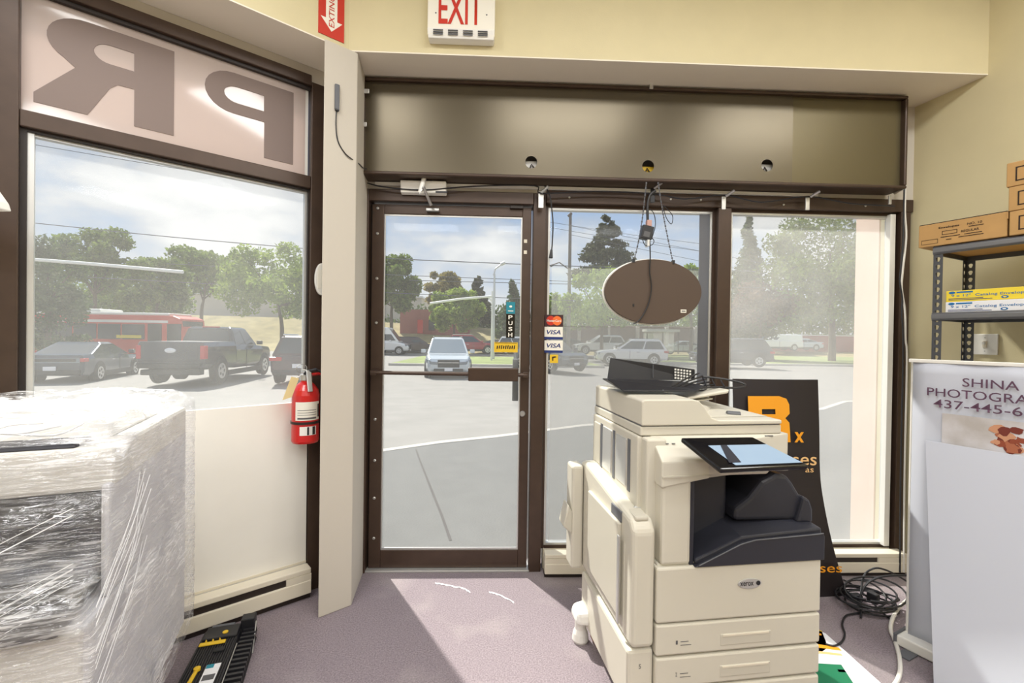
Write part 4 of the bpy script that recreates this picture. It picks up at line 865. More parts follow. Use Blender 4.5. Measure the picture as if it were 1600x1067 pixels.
drawer(.272, .380, '1'); drawer(.160, .264, '2'); drawer(.046, .152, '3'); drawer(.0, .040, None).scale = (1, 1, 1)
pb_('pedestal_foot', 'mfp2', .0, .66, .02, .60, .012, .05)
# left upright, rear body and output cavity
pb_('upright', 'mfp', .040, .150, .005, .30, .582, .925, bevel=.012)
pb_('body_left', 'mfp', .004, .08, .055, .63, .30, 1.015, bevel=.008)
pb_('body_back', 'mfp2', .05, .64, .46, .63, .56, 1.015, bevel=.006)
MB().loft([[V((.035, y, .855 if y < .08 else .89)), V((.215 if y < .1 else .60, y, .885)), V((.215 if y < .1 else .60, y, z)), V((.035, y, z))] for y, z in ((.0, .948), (.045, .985), (.10, 1.018), (.44, 1.018))]).build('scanner_support', 'mfp', mf, .006)
pb_('support_lip', 'mfp2', .036, .214, -.003, .03, .892, .898, bevel=0)
# black cavity, output trays
pb_('cavity_wall', 'mfpblk', .148, .64, .30, .46, .575, .90, bevel=.004)
pb_('cavity_side', 'mfpblk', .148, .164, .01, .46, .575, .885, bevel=.004)
pb_('inner_cover', 'mfpblk', .168, .36, .12, .32, .60, .862, bevel=.012)
MB().prism([V((.36, .07, .70)), V((.66, .07, .69)), V((.655, .07, .745)), V((.64, .07, .775)), V((.60, .07, .835)), V((.575, .07, .865)), V((.53, .07, .872)), V((.47, .07, .845)), V((.42, .07, .785)), V((.36, .07, .745))], (0, .26, 0)).build('finisher_hood', 'mfpblk', mf, .016, seg=3)
MB().loft([[V((.165, .20, .60)), V((.165, .20, .62)), V((.34, .20, .705)), V((.66, .20, .705)), V((.66, .20, .60))], [V((.165, .0, .585)), V((.165, .0, .60)), V((.34, .0, .672)), V((.66, .0, .69)), V((.66, .0, .585))]]).build('output_tray', 'mfpblk', mf, .006)
fp_ = [V((.158, 0, .578)), V((.172, 0, .585)), V((.25, 0, .618)), V((.33, 0, .652)), V((.385, 0, .664)), V((.60, 0, .672)), V((.655, 0, .675)), V((.663, 0, .665)), V((.663, 0, .578))]
MB().prism([p + V((0, -.012, 0)) for p in fp_], (0, .03, 0)).build('tray_front', 'mfpblk', mf, .005)
MB().tube([p + V((0, -.013, .001)) for p in fp_[1:7]], .0022, 6).build('tray_edge', 'gasket', mf)
MB().prism([V((.60, .05, .69)), V((.67, .05, .688)), V((.668, .05, .74)), V((.655, .05, .775)), V((.63, .05, .79))], (0, .3, 0)).build('tray_end', 'mfpblk', mf, .01)
pb_('arm', 'mfp', .42, .575, .06, .30, .885, .90)
# scanner and document feeder
pb_('scanner', 'mfp', -.004, .565, .095, .62, 1.018, 1.052, bevel=.005)
pb_('scanner_seam', 'gasket', .0, .56, .098, .615, 1.052, 1.056, bevel=0)
lidm = MB(); lidm.prism([V((-.002, .088, 1.056)), V((.562, .088, 1.056)), V((.562, .088, 1.072)), V((.30, .088, 1.074)), V((.272, .088, 1.084)), V((.240, .088, 1.128)), V((.222, .088, 1.146)), V((.198, .088, 1.152)), V((.006, .088, 1.152)), V((-.002, .088, 1.145))], (0, .525, 0)); lidm.build('feeder_lid', 'mfp', mf, .012, seg=3)
pb_('brand_strip', 'greytxt', .49, .525, .0868, .0885, 1.010, 1.014, bevel=0)
MB().hull([V((.27, .14, 1.075)), V((.56, .16, 1.073)), V((.56, .58, 1.073)), V((.27, .58, 1.075))], [V((.29, .20, 1.118)), V((.40, .30, 1.090)), V((.46, .58, 1.10)), V((.27, .58, 1.13))]).build('feeder_ramp', 'mfp', mf, .006)
MB().hull([V((.26, .24, 1.128)), V((.44, .24, 1.155)), V((.44, .54, 1.155)), V((.26, .54, 1.128))], [V((.26, .24, 1.14)), V((.445, .24, 1.172)), V((.445, .54, 1.172)), V((.26, .54, 1.14))]).build('feeder_tray', 'mfp', mf, .006)
MB().hull([V((.29, .25, 1.118)), V((.39, .27, 1.126)), V((.39, .5, 1.126)), V((.29, .5, 1.118))], [V((.29, .25, 1.124)), V((.39, .27, 1.132)), V((.39, .5, 1.132)), V((.29, .5, 1.124))]).build('side_guide', 'mfp2', mf, .003)
MB().tube([V((.40, .19, 1.083)), V((.45, .18, 1.08))], .010, 8).build('feeder_vent', 'gasket', mf)
# touch panel
q = [V((.098, -.01, 1.034)), V((.365, -.015, 1.034)), V((.458, -.165, .972)), V((.14, -.18, .972))]
q = [MFI for MFI in q]
up_ = (q[1] - q[0]).cross(q[3] - q[0]).normalized()
if up_.z < 0: up_ = -up_
MB().hull([p - up_ * .018 for p in q], q).build('control_panel', 'black_g', mf, .005)
f = lambda u, v: q[0].lerp(q[1], u).lerp(q[3].lerp(q[2], u), v) + up_ * .001
MB().hull([f(.20, .30), f(.97, .30), f(.97, .92), f(.20, .92)], [f(.20, .30) + up_ * .001, f(.97, .30) + up_ * .001, f(.97, .92) + up_ * .001, f(.20, .92) + up_ * .001]).build('touch_screen', 'screen', mf)
MB().hull([f(.38, .30), f(.42, .30), f(.30, .85), f(.18, .85)], [p + up_ * .0022 for p in (f(.36, .30), f(.44, .30), f(.30, .85), f(.16, .85))]).build('screen_reflection_mask', 'mfpblk', mf).name = 'painted_reflection'  # dark wedge painted on the screen in place of a reflection
MB().hull([V((.24, -.02, .90)), V((.42, -.02, .90)), V((.42, .08, .93)), V((.24, .08, .93))], [V((.22, -.06, .965)), V((.44, -.06, .965)), V((.44, .06, 1.0)), V((.22, .06, 1.0))]).build('panel_arm', 'mfp', mf, .006)
for x in (.075, .10): pb_('indicator', 'gasket', x, x + .012, .055, .06, .9965, .9985, bevel=0)
# left side: vent door with windows, bypass door, big tray
lf_ = MB(); lf_.box(-.012, .01, .10, .61, .74, 1.016); sd = lf_.build('side_cover', 'mfp', mf, .006)
for (y0, y1, m) in ((.50, .585, 'mfp2'), (.36, .47, 'alu'), (.20, .31, 'alu')): MB().box(-.016, -.008, y0, y1, .80, .985).build('side_window', m, sd, .004)
for y in (.335, .487, .175): MB().box(-.0145, -.009, y - .012, y + .012, .79, .99).build('dark_slot', 'gasket', sd)
MB().prism([V((-.02, .09, .66)), V((-.02, .17, .66)), V((-.02, .15, .74)), V((-.02, .10, .76))], (.03, 0, 0)).build('latch', 'alu', mf, .005)
pb_('side_latch_slot', 'black', -.012, -.006, .115, .14, .69, .72, bevel=0)
byp = MB(); byp.prism([V((.018, y, z)) for y, z in ((-.0, .30), (.62, .30), (.62, .79), (.55, .80), (.03, .745), (.0, .71))], (-.085, 0, 0)); by = byp.build('bypass_door', 'mfp', mf, .018, seg=3)
MB().box(-.082, -.066, .10, .46, .36, .70).build('bypass_tray', 'mfp2', by, .005); MB().box(-.086, -.08, .08, .10, .34, .66).build('tray_hinge', 'alu', by, .003)
MB().box(-.05, -.0, .02, .12, .735, .752).build('release_handle', 'mfp2', by, .006); MB().box(-.072, -.06, .1, .2, .70, .74).build('grip', 'gasket', by, .003)
lo_ = pb_('side_tray', 'mfp', -.075, .02, .01, .56, .075, .292, bevel=.012); text('5', (-.03, .0085, .235), X, Z, .008, .016, 'greytxt', lo_)
MB().box(-.06, -.035, .006, .012, .06, .16).build('grip_slot', 'mfp2', lo_, .003)
MB().box(-.125, -.07, .56, .66, .30, .78).build('rear_side_panel', 'mfp', mf, .012); 
MB().prism([V((-.165, .56, .50)), V((-.12, .56, .46)), V((-.12, .56, .56)), V((-.14, .56, .60))], (0, .09, 0)).build('rear_latch', 'mfp2', mf, .006)
sf = MB(); sf.hull([V((-.13, .45, .10)), V((.0, .42, .10)), V((.0, .56, .10)), V((-.13, .56, .10))], [V((-.12, .46, .155)), V((.0, .43, .18)), V((.0, .55, .18)), V((-.12, .55, .155))]); s_f = sf.build('stabilizer', 'white', mf, .02, seg=3)
MB().lathe([(.032, .0), (.038, .012), (.034, .04), (.026, .06), (.026, .105)], (-.092, .505, 0), 20).build('foot', 'white', s_f)
# loose black feeder tray lying on the lid
tz = PO.z + 1.158
lt = thing('document_tray', 'black slatted document tray lying loose on top of the printer', 'tray', PO + Matrix.Rotation(PA, 3, 'Z') @ V((.12, .30, 1.172)), PA)
T_ = lambda px, py, y: Matrix.Rotation(-PA, 3, 'Z') @ (PY(px, py, y) - V(lt.location))
pl = [T_(*p) for p in ((941.5, 593, 1.98), (950, 594, 1.86), (974, 612, 1.78), (1088, 613, 1.80), (1100, 604, 1.86), (1060, 597, 1.98))]
MB().prism(pl, (0, 0, .006)).build('floor_plate', 'black', lt, .002)
bk = [T_(*p) for p in ((949, 594, 2.0), (954, 559, 2.02), (1086, 577, 2.02), (1086, 594, 2.02))]
MB().prism(bk, (0, .006, 0)).build('back_wall', 'black', lt, .002)
for k in range(7):
    a = T_(1050 + k * 5, 604 + k * 1.2, 1.84); b = T_(1092 + k * 6, 583 + k * 4.5, 1.98)
    MB().tube([a, a.lerp(b, .5) + V((0, 0, .004)), b], .0035, 6).build('slat', 'black', lt)
for k in range(3):
    a = T_(976 + k * 30, 610, 1.79); b = T_(956 + k * 40, 596, 1.95); MB().tube([a, b], .0025, 6).build('rib', 'gasket', lt)
lp_ = smooth_path([T_(*p) for p in ((1096, 588, 1.98), (1130, 592, 1.98), (1158, 598, 1.96), (1164, 603, 1.94), (1150, 606, 1.92), (1120, 605, 1.90), (1090, 606, 1.86))], 4)
MB().tube(lp_, .005, 6).build('end_loop', 'black', lt)
for k in range(3): MB().tube([T_(1098 + k * 14, 590 + k * 2, 1.97), T_(1104 + k * 14, 604, 1.90)], .003, 6).build('cross_bar', 'black', lt)
gv = MB()
for i in range(6):
    for j in range(4):
        c = T_(1055 + i * 4.6, 577 + j * 4.4 + i * .6, 2.012); gv.box(c.x - .004, c.x + .004, c.y - .003, c.y + .0, c.z - .004, c.z + .004)
gv.build('grid_holes', 'white', lt)['label'] = 'pale perforated grid'
c = T_(1020, 580, 2.01); MB().box(c.x - .001, c.x + .001, c.y - .004, c.y, c.z - .028, c.z + .03).build('score_line', 'gasket', lt)
# ================================================================== WRAPPED COPIER AT THE LEFT (local: x towards the room along its side, y to the right, z up)
CO = V((-1.41, 2.165, 0)); CA = math.atan2(-.93, .36)
co = thing('copier', 'pale copier wrapped in clear crumpled stretch film at the left', 'copier', V((CO.x * .85, CO.y * .85, CAM_Z * .15)), CA); co.scale = (.85, .85, .85)
M['cop'] = mat('copier_grey_white_plastic', srgb(222, 220, 214), .42); M['cop2'] = mat('copier_side_plastic', srgb(210, 210, 214), .45)
def cb_(name, m, *a, par=None, bevel=.01): return MB().box(*a).build(name, m, par or co, bevel)
cb_('lower_body', 'cop2', .02, 1.0, -.75, -.012, .04, .60)
cb_('drawer', 'cop', .98, 1.02, -.75, -.02, .33, .595); cb_('drawer', 'cop', .98, 1.02, -.75, -.02, .05, .32)
cb_('tray_band', 'black', .90, 1.055, -.75, -.05, .605, .70)
cb_('back_body', 'cop2', .02, .62, -.75, -.012, .58, .93)
cb_('output_cavity', 'mfpblk', .58, .70, -.73, -.04, .66, .925); cb_('cavity_floor', 'gasket', .60, .98, -.73, -.05, .66, .70)
cb_('side_panel', 'cop2', .58, .86, -.035, -.012, .60, .93)
cb_('scanner_bed', 'cop', .02, .84, -.75, -.012, .905, 1.035, bevel=.014)
cb_('control_strip', 'mfpblk', .70, .83, -.70, -.10, 1.03, 1.045); cb_('control_panel', 'mfpblk', .78, 1.0, -.75, -.36, .995, 1.04)
MB().hull([V((.04, -.75, 1.035)), V((.74, -.75, 1.035)), V((.74, -.06, 1.035)), V((.04, -.06, 1.035))], [V((.06, -.73, 1.09)), V((.60, -.73, 1.085)), V((.60, -.10, 1.085)), V((.06, -.10, 1.09))]).build('lid', 'cop', co, .012)
cb_('pedestal', 'gasket', .12, .86, -.66, -.16, -.24, .05)
# stretch film: a thin crumpled skin round the machine
def film_mat():
    m = bpy.data.materials.new('stretch_film'); m.use_nodes = True; nt = m.node_tree; nt.nodes.clear(); N = nt.nodes.new; L = nt.links.new
    o = N('ShaderNodeOutputMaterial'); tr = N('ShaderNodeBsdfTransparent'); tr.inputs[0].default_value = (.97, .97, .98, 1)
    gl = N('ShaderNodeBsdfGlossy'); gl.inputs['Roughness'].default_value = .12; gl.inputs[0].default_value = (.95, .95, .97, 1)
    df = N('ShaderNodeBsdfDiffuse'); df.inputs[0].default_value = (.88, .88, .90, 1)
    tc = N('ShaderNodeTexCoord')
    def noise(scale, det, stretch, rot=(0, 0, 0), dist=0.):
        mp = N('ShaderNodeMapping'); mp.inputs['Scale'].default_value = stretch; mp.inputs['Rotation'].default_value = rot; L(tc.outputs['Object'], mp.inputs['Vector'])
        n = N('ShaderNodeTexNoise'); n.inputs['Scale'].default_value = scale; n.inputs['Detail'].default_value = det; n.inputs['Distortion'].default_value = dist; L(mp.outputs[0], n.inputs['Vector']); return n
    # diagonal stretch lines: fine creases with their own direction
    a = noise(1, 3, (9, 9, 110), (.55, .5, 0), .6); b = noise(3.2, 4, (1, 1, 1.6), (0, 0, 0), .8); c = noise(1, 3, (20, 20, 190), (-.4, .25, 0), .5)
    r1 = N('ShaderNodeMapRange'); r1.inputs[1].default_value = .50; r1.inputs[2].default_value = .66; L(a.outputs['Fac'], r1.inputs[0])
    r3 = N('ShaderNodeMapRange'); r3.inputs[1].default_value = .54; r3.inputs[2].default_value = .66; L(c.outputs['Fac'], r3.inputs[0])
    mxl = N('ShaderNodeMath'); mxl.operation = 'MAXIMUM'; L(r1.outputs[0], mxl.inputs[0]); L(r3.outputs[0], mxl.inputs[1])
    r2 = N('ShaderNodeMapRange'); r2.inputs[1].default_value = .40; r2.inputs[2].default_value = .66; r2.inputs[3].default_value = .12; r2.inputs[4].default_value = .66; L(b.outputs['Fac'], r2.inputs[0])
    mu = N('ShaderNodeMath'); mu.operation = 'MULTIPLY_ADD'; L(mxl.outputs[0], mu.inputs[0]); L(r2.outputs[0], mu.inputs[1])
    hz = N('ShaderNodeMapRange'); hz.inputs[1].default_value = .48; hz.inputs[2].default_value = .72; hz.inputs[3].default_value = .05; hz.inputs[4].default_value = .34; L(b.outputs['Fac'], hz.inputs[0])
    L(hz.outputs[0], mu.inputs[2]); mu.use_clamp = True
    bp = N('ShaderNodeBump'); bp.inputs['Strength'].default_value = .9; bp.inputs['Distance'].default_value = .02; L(a.outputs['Fac'], bp.inputs['Height']); L(bp.outputs[0], gl.inputs['Normal']); 
    s1 = N('ShaderNodeMixShader'); s1.inputs[0].default_value = .10; L(tr.outputs[0], s1.inputs[1]); L(gl.outputs[0], s1.inputs[2])
    s2 = N('ShaderNodeMixShader'); L(mu.outputs[0], s2.inputs[0]); L(s1.outputs[0], s2.inputs[1]); L(df.outputs[0], s2.inputs[2]); L(s2.outputs[0], o.inputs[0]); return m
M['film'] = film_mat()
rnd = random.Random(12)
from mathutils import noise as mnoise
# side skirt of film, following the machine's profile from the back edge round the front right corner
prof_side = lambda z: 1.035 if z < .62 else (1.075 if z < .71 else (.96 if z < .88 else (.88 if z < 1.03 else .80)))
rings = []
zs = [.05 + i * (1.06 - .05) / 44 for i in range(45)]
for z in zs:
    xf = prof_side(z); zz = 0
    ring = []
    path = [V((-.008, -.74, z)), V((-.008, .006, z)), V((xf, .006 if z < .6 or z > .9 else -.005, z)), V((xf, -.77, z))]
    def along(t):
        segs = [(path[i + 1] - path[i]).length for i in range(3)]; s = t * sum(segs)
        for i in range(3):
            if s <= segs[i] or i == 2: return path[i].lerp(path[i + 1], min(1, s / segs[i]))
            s -= segs[i]
    for k in range(111):
        p = along(k / 110); q = p * 6.5 + V((0, 0, z * 4))
        a = .013 * mnoise.noise(q) + .006 * mnoise.noise(V((p.x * 22, p.y * 22, z * 34 + p.x * 20)))
        c = V((.45, -.5, z)); d = (p - c); d.z = 0; d.normalize()
        ring.append(p + d * (.012 + abs(a) * 1.2))
    rings.append(ring)
MB().loft(rings, cap=False, closed=False).build('film_wrap', 'film', co, smooth=True)['label'] = 'clear crumpled stretch film round the sides'
# bunched film across the top
top = []
for i in range(40):
    u = i / 39; row = []
    for j in range(60):
        v = j / 59; x = -.01 + u * .84; y = -.77 + v * .78
        h = 1.105 + (.012 if v < .9 else .012 - (v - .9) * .5) - max(0, u - .72) * .22
        h += .020 * mnoise.noise(V((x * 5, y * 5, 3))) + .012 * mnoise.noise(V((x * 16, y * 12, 8))) + .007 * abs(mnoise.noise(V((x * 40, y * 26, 5))))
        row.append(V((x, y, h)))
    top.append(row)
MB().loft(top, cap=False, closed=False).build('film_top', 'film', co, smooth=True)
# twisted ropes of film
for k in range(26):
    y = rnd.uniform(-.65, .0); z = rnd.uniform(1.05, 1.12); x = rnd.uniform(.05, .75)
    pts = [V((x + rnd.uniform(-.03, .03) + i * .03, max(-.75, y - i * rnd.uniform(.03, .09)), z + rnd.uniform(-.012, .02))) for i in range(4)]
    MB().tube(smooth_path(pts, 4), rnd.uniform(.002, .0055), 5).build('film_strand', 'paper', co)
for k in range(22):
    x = rnd.uniform(.86, 1.05); z0 = rnd.uniform(.66, .95); s = rnd.uniform(.10, .3)
    pts = [V((1.075, -.05 - s * 1.6, z0 - s * .9)), V((1.07, -.05 - s * .7, z0 - s * .4)), V((1.03, -.03, z0))] if k % 2 else [V((.62 + k * .006, .02, z0)), V((.82, .028, z0 - .10)), V((1.04, .02, z0 - .22 - k * .004))]
    MB().tube(smooth_path(pts, 5), .0008, 4).build('film_strand', 'paper', co)

# black copier part lying against it
TA = math.atan2(-.96, .28); TO = V((-1.262, 2.03, 0))
tt = thing('toner_tray', 'black ribbed copier waste tray with yellow tabs lying on the carpet beside the wrapped copier', 'tray', TO, TA)
MB().hull([V((0, 0, 0)), V((.66, 0, 0)), V((.66, .185, 0)), V((0, .17, 0))], [V((.0, .01, .066)), V((.66, .005, .066)), V((.66, .165, .066)), V((.0, .15, .066))]).build('shell', 'black', tt, .006)
for k in range(15):
    y = .016 + k * .0092; MB().box(.10 if k < 11 else .02, .64, y, y + .0042, .066, .0705).build('rib', 'rubber', tt)
MB().box(.0, .085, .02, .15, .066, .078).build('end_block', 'black', tt, .004); MB().box(-.03, .01, .03, .12, .02, .07).build('end_tab', 'gasket', tt, .004)
MB().lathe([(.011, .078), (.011, .081), (.0005, .081)], (.055, .10, 0), 18).build('round_mark', 'yellow2', tt)
MB().box(.10, .122, .018, .115, .070, .076).build('yellow_tab', 'yellow2', tt, .003)
for y in (.04, .065, .09): MB().lathe([(.004, .076), (.0005, .084)], (.098, y, 0), 10).build('yellow_stud', 'yellow2', tt)
MB().box(.15, .175, .085, .125, .066, .076).build('clip', 'rubber', tt, .003)
MB().hull([V((.27, .05, .070)), V((.40, .04, .070)), V((.40, .058, .070)), V((.27, .064, .070))], [V((.27, .05, .078)), V((.40, .04, .078)), V((.40, .058, .078)), V((.27, .064, .078))]).build('yellow_lever', 'yellow2', tt, .004); MB().lathe([(.012, .07), (.012, .08), (.0005, .082)], (.268, .057, 0), 14).build('yellow_lever_end', 'yellow2', tt)
MB().box(.25, .40, .085, .135, .0712, .0722).build('instruction_label', 'paper', tt); MB().box(.25, .272, .086, .112, .0724, .073).build('label_print', 'teal', tt); MB().box(.31, .34, .09, .13, .0724, .073).build('label_print', 'greytxt', tt)
MB().hull([V((.0, .175, .0)), V((.66, .20, .0)), V((.66, .232, .0)), V((.0, .212, .0))], [V((.0, .17, .052)), V((.66, .19, .052)), V((.66, .2, .052)), V((.0, .182, .052))]).build('side_rail', 'rubber', tt, .003)
for k in range(22): MB().box(.03 + k * .0285, .042 + k * .0285, .165, .218 + k * .0008, .05, .066).build('tooth', 'black', tt)
MB().tube([V((.14, .163, .071)), V((.42, .168, .071))], .0025, 6).build('metal_edge', 'steel', tt)
MB().box(-.03, .02, .15, .205, .0, .10).build('end_bracket', 'black', tt, .004); MB().tube([V((.01, .21, .08)), V((.16, .225, .03))], .003, 6).build('spring', 'steel', tt)
MB().box(.43, .46, .12, .16, .068, .078).build('yellow_tab', 'yellow2', tt, .003)
# ================================================================== RIGHT SIDE
RD = V((.418, -.908, 0)).normalized(); RN = V((-.908, -.418, 0)).normalized(); RANG = math.atan2(RD.y, RD.x)
# black board with orange print behind the printer
bl0 = V((1.30, 2.44, 0)); rx = thing('poster_board', 'warped black board with large orange letters behind the printer', 'board', bl0)
rows = []
for i in range(25):
    z = 1.165 * i / 24; bow = .14 * max(0, 1 - z / .75) ** 1.8; yb = -.03 * math.sin(z * 2.6) - .05 * max(0, 1 - z / .6)
    x1 = .475 + bow
    rows.append((z, [V((x1 * k / 10 + bow * .12 * k / 10, yb - .02 * math.sin(k / 10 * PI), z)) for k in range(11)]))
rings = [r[1] + [p + V((0, .008, 0)) for p in reversed(r[1])] for r in rows]
MB().loft(rings).build('board', mat('black_poster', srgb(38, 32, 34), .5), rx, smooth=False)
MB().box(.60, .665, -.11, -.075, 0, .03).build('torn_corner', 'black', rx)
def onb(px, py, off=.012): p = PY(px, py, 2.40) - bl0; z = p.z; p.y = -.03 * math.sin(z * 2.6) - .05 * max(0, 1 - z / .6) - .02 - off; return p
def btext(s, px0, py0, px1, py1, m, bold=0.): a, b = onb(px0, py1), onb(px1, py0); return text(s, ((a.x + b.x) / 2, min(a.y, b.y), (a.z + b.z) / 2), X, Z, b.x - a.x, b.z - a.z, m, rx, bold)
# chunky R: stem, bowl and leg with a real counter
def rp(px, py): return onb(px, py, .006)
MB().holed([rp(*p) for p in ((1169, 690), (1169, 619), (1218, 619), (1229, 623), (1233, 632), (1233, 646), (1226, 653), (1232, 660), (1233, 690), (1218, 690), (1217, 664), (1211, 660), (1186, 660), (1186, 690))], [[rp(*p) for p in ((1190, 639), (1190, 647), (1211, 647), (1211, 639))]], (0, -.002, 0)).build('letter_R', 'orange', rx)
btext('x', 1238, 674, 1253, 690, 'orange', .03); btext('Lenses', 1188, 706, 1272, 725, 'peach', .005); btext('as', 1254, 730, 1267, 736, 'peach'); btext('glasses', 1228, 874, 1307, 893, 'orange', .005)
MB().prism([onb(*p) for p in ((1253, 810), (1256, 790), (1258, 800), (1261, 796), (1259, 811))], (0, -.002, 0)).build('orange_mark', 'orange', rx)

# retractable banner (local: x along the banner towards the room, y = into the wall, z up)
BB = V((1.886, 1.99, 0)); ba = thing('roll_up_banner', 'white roll up photography banner standing at the right', 'banner', BB, RANG)
BNI = -RN                                                        # away from the viewer
bz = 1.29
bs = MB()
grid = [[V((t * .85 / 16, .004 * math.sin(t * 1.3 + z * 2) + (.018 * math.sin(t * .9 + z * 7) * max(0, 1 - z / .35) if z < .35 else 0) + .006 * (t == 0), z)) for t in range(17)] for z in [.05 + k * (bz - .05) / 24 for k in range(25)]]
bs.loft([r + [p + V((0, .003, 0)) for p in reversed(r)] for r in grid]); bs.build('banner_sheet', 'whiteboard', ba, smooth=True)
MB().box(-.02, .88, -.045, .06, 0.004, .05).build('base_cassette', 'white', ba, .006); MB().box(-.03, -.018, -.05, .065, 0, .055).build('end_cap', 'gasket', ba, .003)
MB().box(.01, .06, -.12, -.04, 0, .006).build('base_foot', 'gasket', ba, .002)
MB().box(-.012, .86, -.006, .012, bz - .004, bz + .012).build('top_rail', 'white', ba, .003); MB().tube([V((-.008, .03, .05)), V((-.008, .03, bz))], .008, 8).build('support_pole', 'white', ba)
PX2 = lambda px, py: (lambda p: ((p - BB).dot(RD), p.z))(PP(px, py, BB, RN))
def bt(s, px, py, hpx, w_=None, bold=.004, m='purple', left=True):
    x0, z = PX2(px, py); h = hpx / F_PX * 1.95; w = w_ or h * .78 * len(s)
    return text(s, (x0 + w / 2, -.014, z), X, Z, w, h, m, ba, bold)
bt('SHINA', 1506, 597, 13, .165); bt('PHOTOGRAPHY', 1451, 611, 13, .41); bt('437-445-68', 1461, 629, 13, .30)
x0, z1 = PX2(1474, 645); x1, z0 = PX2(1480, 775)
def photo_mat():
    m = mat('faded_photo_print', srgb(206, 204, 204), .6); nt = m.node_tree; b = nt.nodes['Principled BSDF']; N = nt.nodes.new; L = nt.links.new
    tc = N('ShaderNodeTexCoord'); n = N('ShaderNodeTexNoise'); n.inputs['Scale'].default_value = 7; n.inputs['Detail'].default_value = 5; L(tc.outputs['Object'], n.inputs['Vector'])
    r = N('ShaderNodeValToRGB'); r.color_ramp.elements[0].position = .35; r.color_ramp.elements[0].color = (*srgb(186, 180, 176), 1); r.color_ramp.elements[1].position = .6; r.color_ramp.elements[1].color = (*srgb(218, 216, 220), 1); L(n.outputs['Fac'], r.inputs[0]); L(r.outputs[0], b.inputs['Base Color']); return m
MB().box(x0, x0 + .5, -.010, -.0075, z0, z1).build('printed_photo', photo_mat(), ba)
rnd = random.Random(5)
for k in range(16):
    px, py = 1572 + rnd.uniform(-16, 26), 690 + rnd.uniform(-18, 12); xx, zz = PX2(px, py); r = rnd.uniform(.012, .026)
    MB().prism([V((xx + r * math.cos(t) * rnd.uniform(.6, 1.3), -.0105 - k * .0001, zz + r * math.sin(t) * rnd.uniform(.5, 1.1))) for t in [q * 2 * PI / 11 for q in range(11)]], (0, -.0006, 0)).build('printed_flower', mat('flower_print', [srgb(150, 74, 50), srgb(206, 150, 116), srgb(176, 104, 74), srgb(120, 52, 40)][k % 4], .7), ba)
for s, px, py, h, w in (('Mate', 1462, 800, 13, .115), ('C', 1491, 819, 10, .022), ('We', 1481, 855, 11, .065), ('sel', 1486, 869, 10, .062), ('On', 1485, 899, 13, .075), ('A', 1502, 924, 11, .026), ('Shi', 1482, 942, 14, .085), ('WWW', 1475, 962, 15, .14)): bt(s, px, py, h, w, .004)
# white foam board leaning in front of it
A0, A1 = V((1.785, 1.75, 0)), V((1.905, 1.93, .945)); fb = thing('foam_board', 'blank white foam board leaning against the roll up banner', 'board', A0)
u = A1 - A0; nn = RD.cross(u).normalized()
if nn.dot(RN) < 0: nn = -nn
MB().hull([V((0, 0, 0)), RD * .6, RD * .6 + u, u], [p - nn * .006 for p in (V((0, 0, 0)), RD * .6, RD * .6 + u, u)]).build('board', 'whiteboard', fb, .001)
for o in list(fb.children): o.location = nn * .02

# slotted steel shelf against the wall (local: x along, y into the wall)
SO = V((2.128, 2.145, 0)); shf = thing('shelf_unit', 'dark grey slotted steel shelf unit at the right wall', 'shelf', SO, RANG)
def key(x, z, yv=None):
    r = .0075; pts = [(r * math.cos(rad(a)) * 1.15, .004 + r * math.sin(rad(a))) for a in range(-20, 201, 22)] + [(-.004, -.010), (.004, -.010)]
    return pts
PZT = 1.845
def lpost(y0, flip):
    m = MB(); ks = [z for z in [.10 + k * .0365 for k in range(48)]]
    m.holed([V((0, y0, .0)), V((.036, y0, .0)), V((.036, y0, PZT)), V((0, y0, PZT))], [[V((.018 + a, y0, z + b)) for a, b in key(0, 0)] for z in ks], (0, .002, 0))
    yy = y0 + .002 if not flip else y0 - .038
    m.holed([V((0, yy, .0)), V((0, yy + .036, .0)), V((0, yy + .036, PZT)), V((0, yy, PZT))], [[V((0, yy + .018 + a, z + b)) for a, b in key(0, 0)] for z in ks], (.002, 0, 0))
    return m
lpost(0, False).build('post', 'shelf', shf); lpost(.36, True).build('post', 'shelf', shf)
for z in (1.825, 1.505):
    MB().prism([V((.0, -.002, z - .022)), V((.0, -.012, z - .012)), V((.0, -.012, z + .008)), V((.0, -.002, z + .018))], (.9, 0, 0)).build('beam', 'beam', shf, .003)
    MB().box(.0, .9, .35, .362, z - .022, z + .018).build('beam', 'shelf', shf, .002); MB().box(-.002, .006, 0, .36, z - .02, z + .016).build('side_beam', 'shelf', shf)
    MB().box(.004, .9, .002, .352, z + .002, z + .014).build('shelf_board', 'kraft' if z > 1.6 else 'black', shf)
sloc = lambda x, y, z: SO + RD * x + (-RN) * y + V((0, 0, z))
PS = lambda px, py, off=0.: (lambda p: ((p - SO).dot(RD), p.z))(PP(px, py, SO + RN * off, RN))
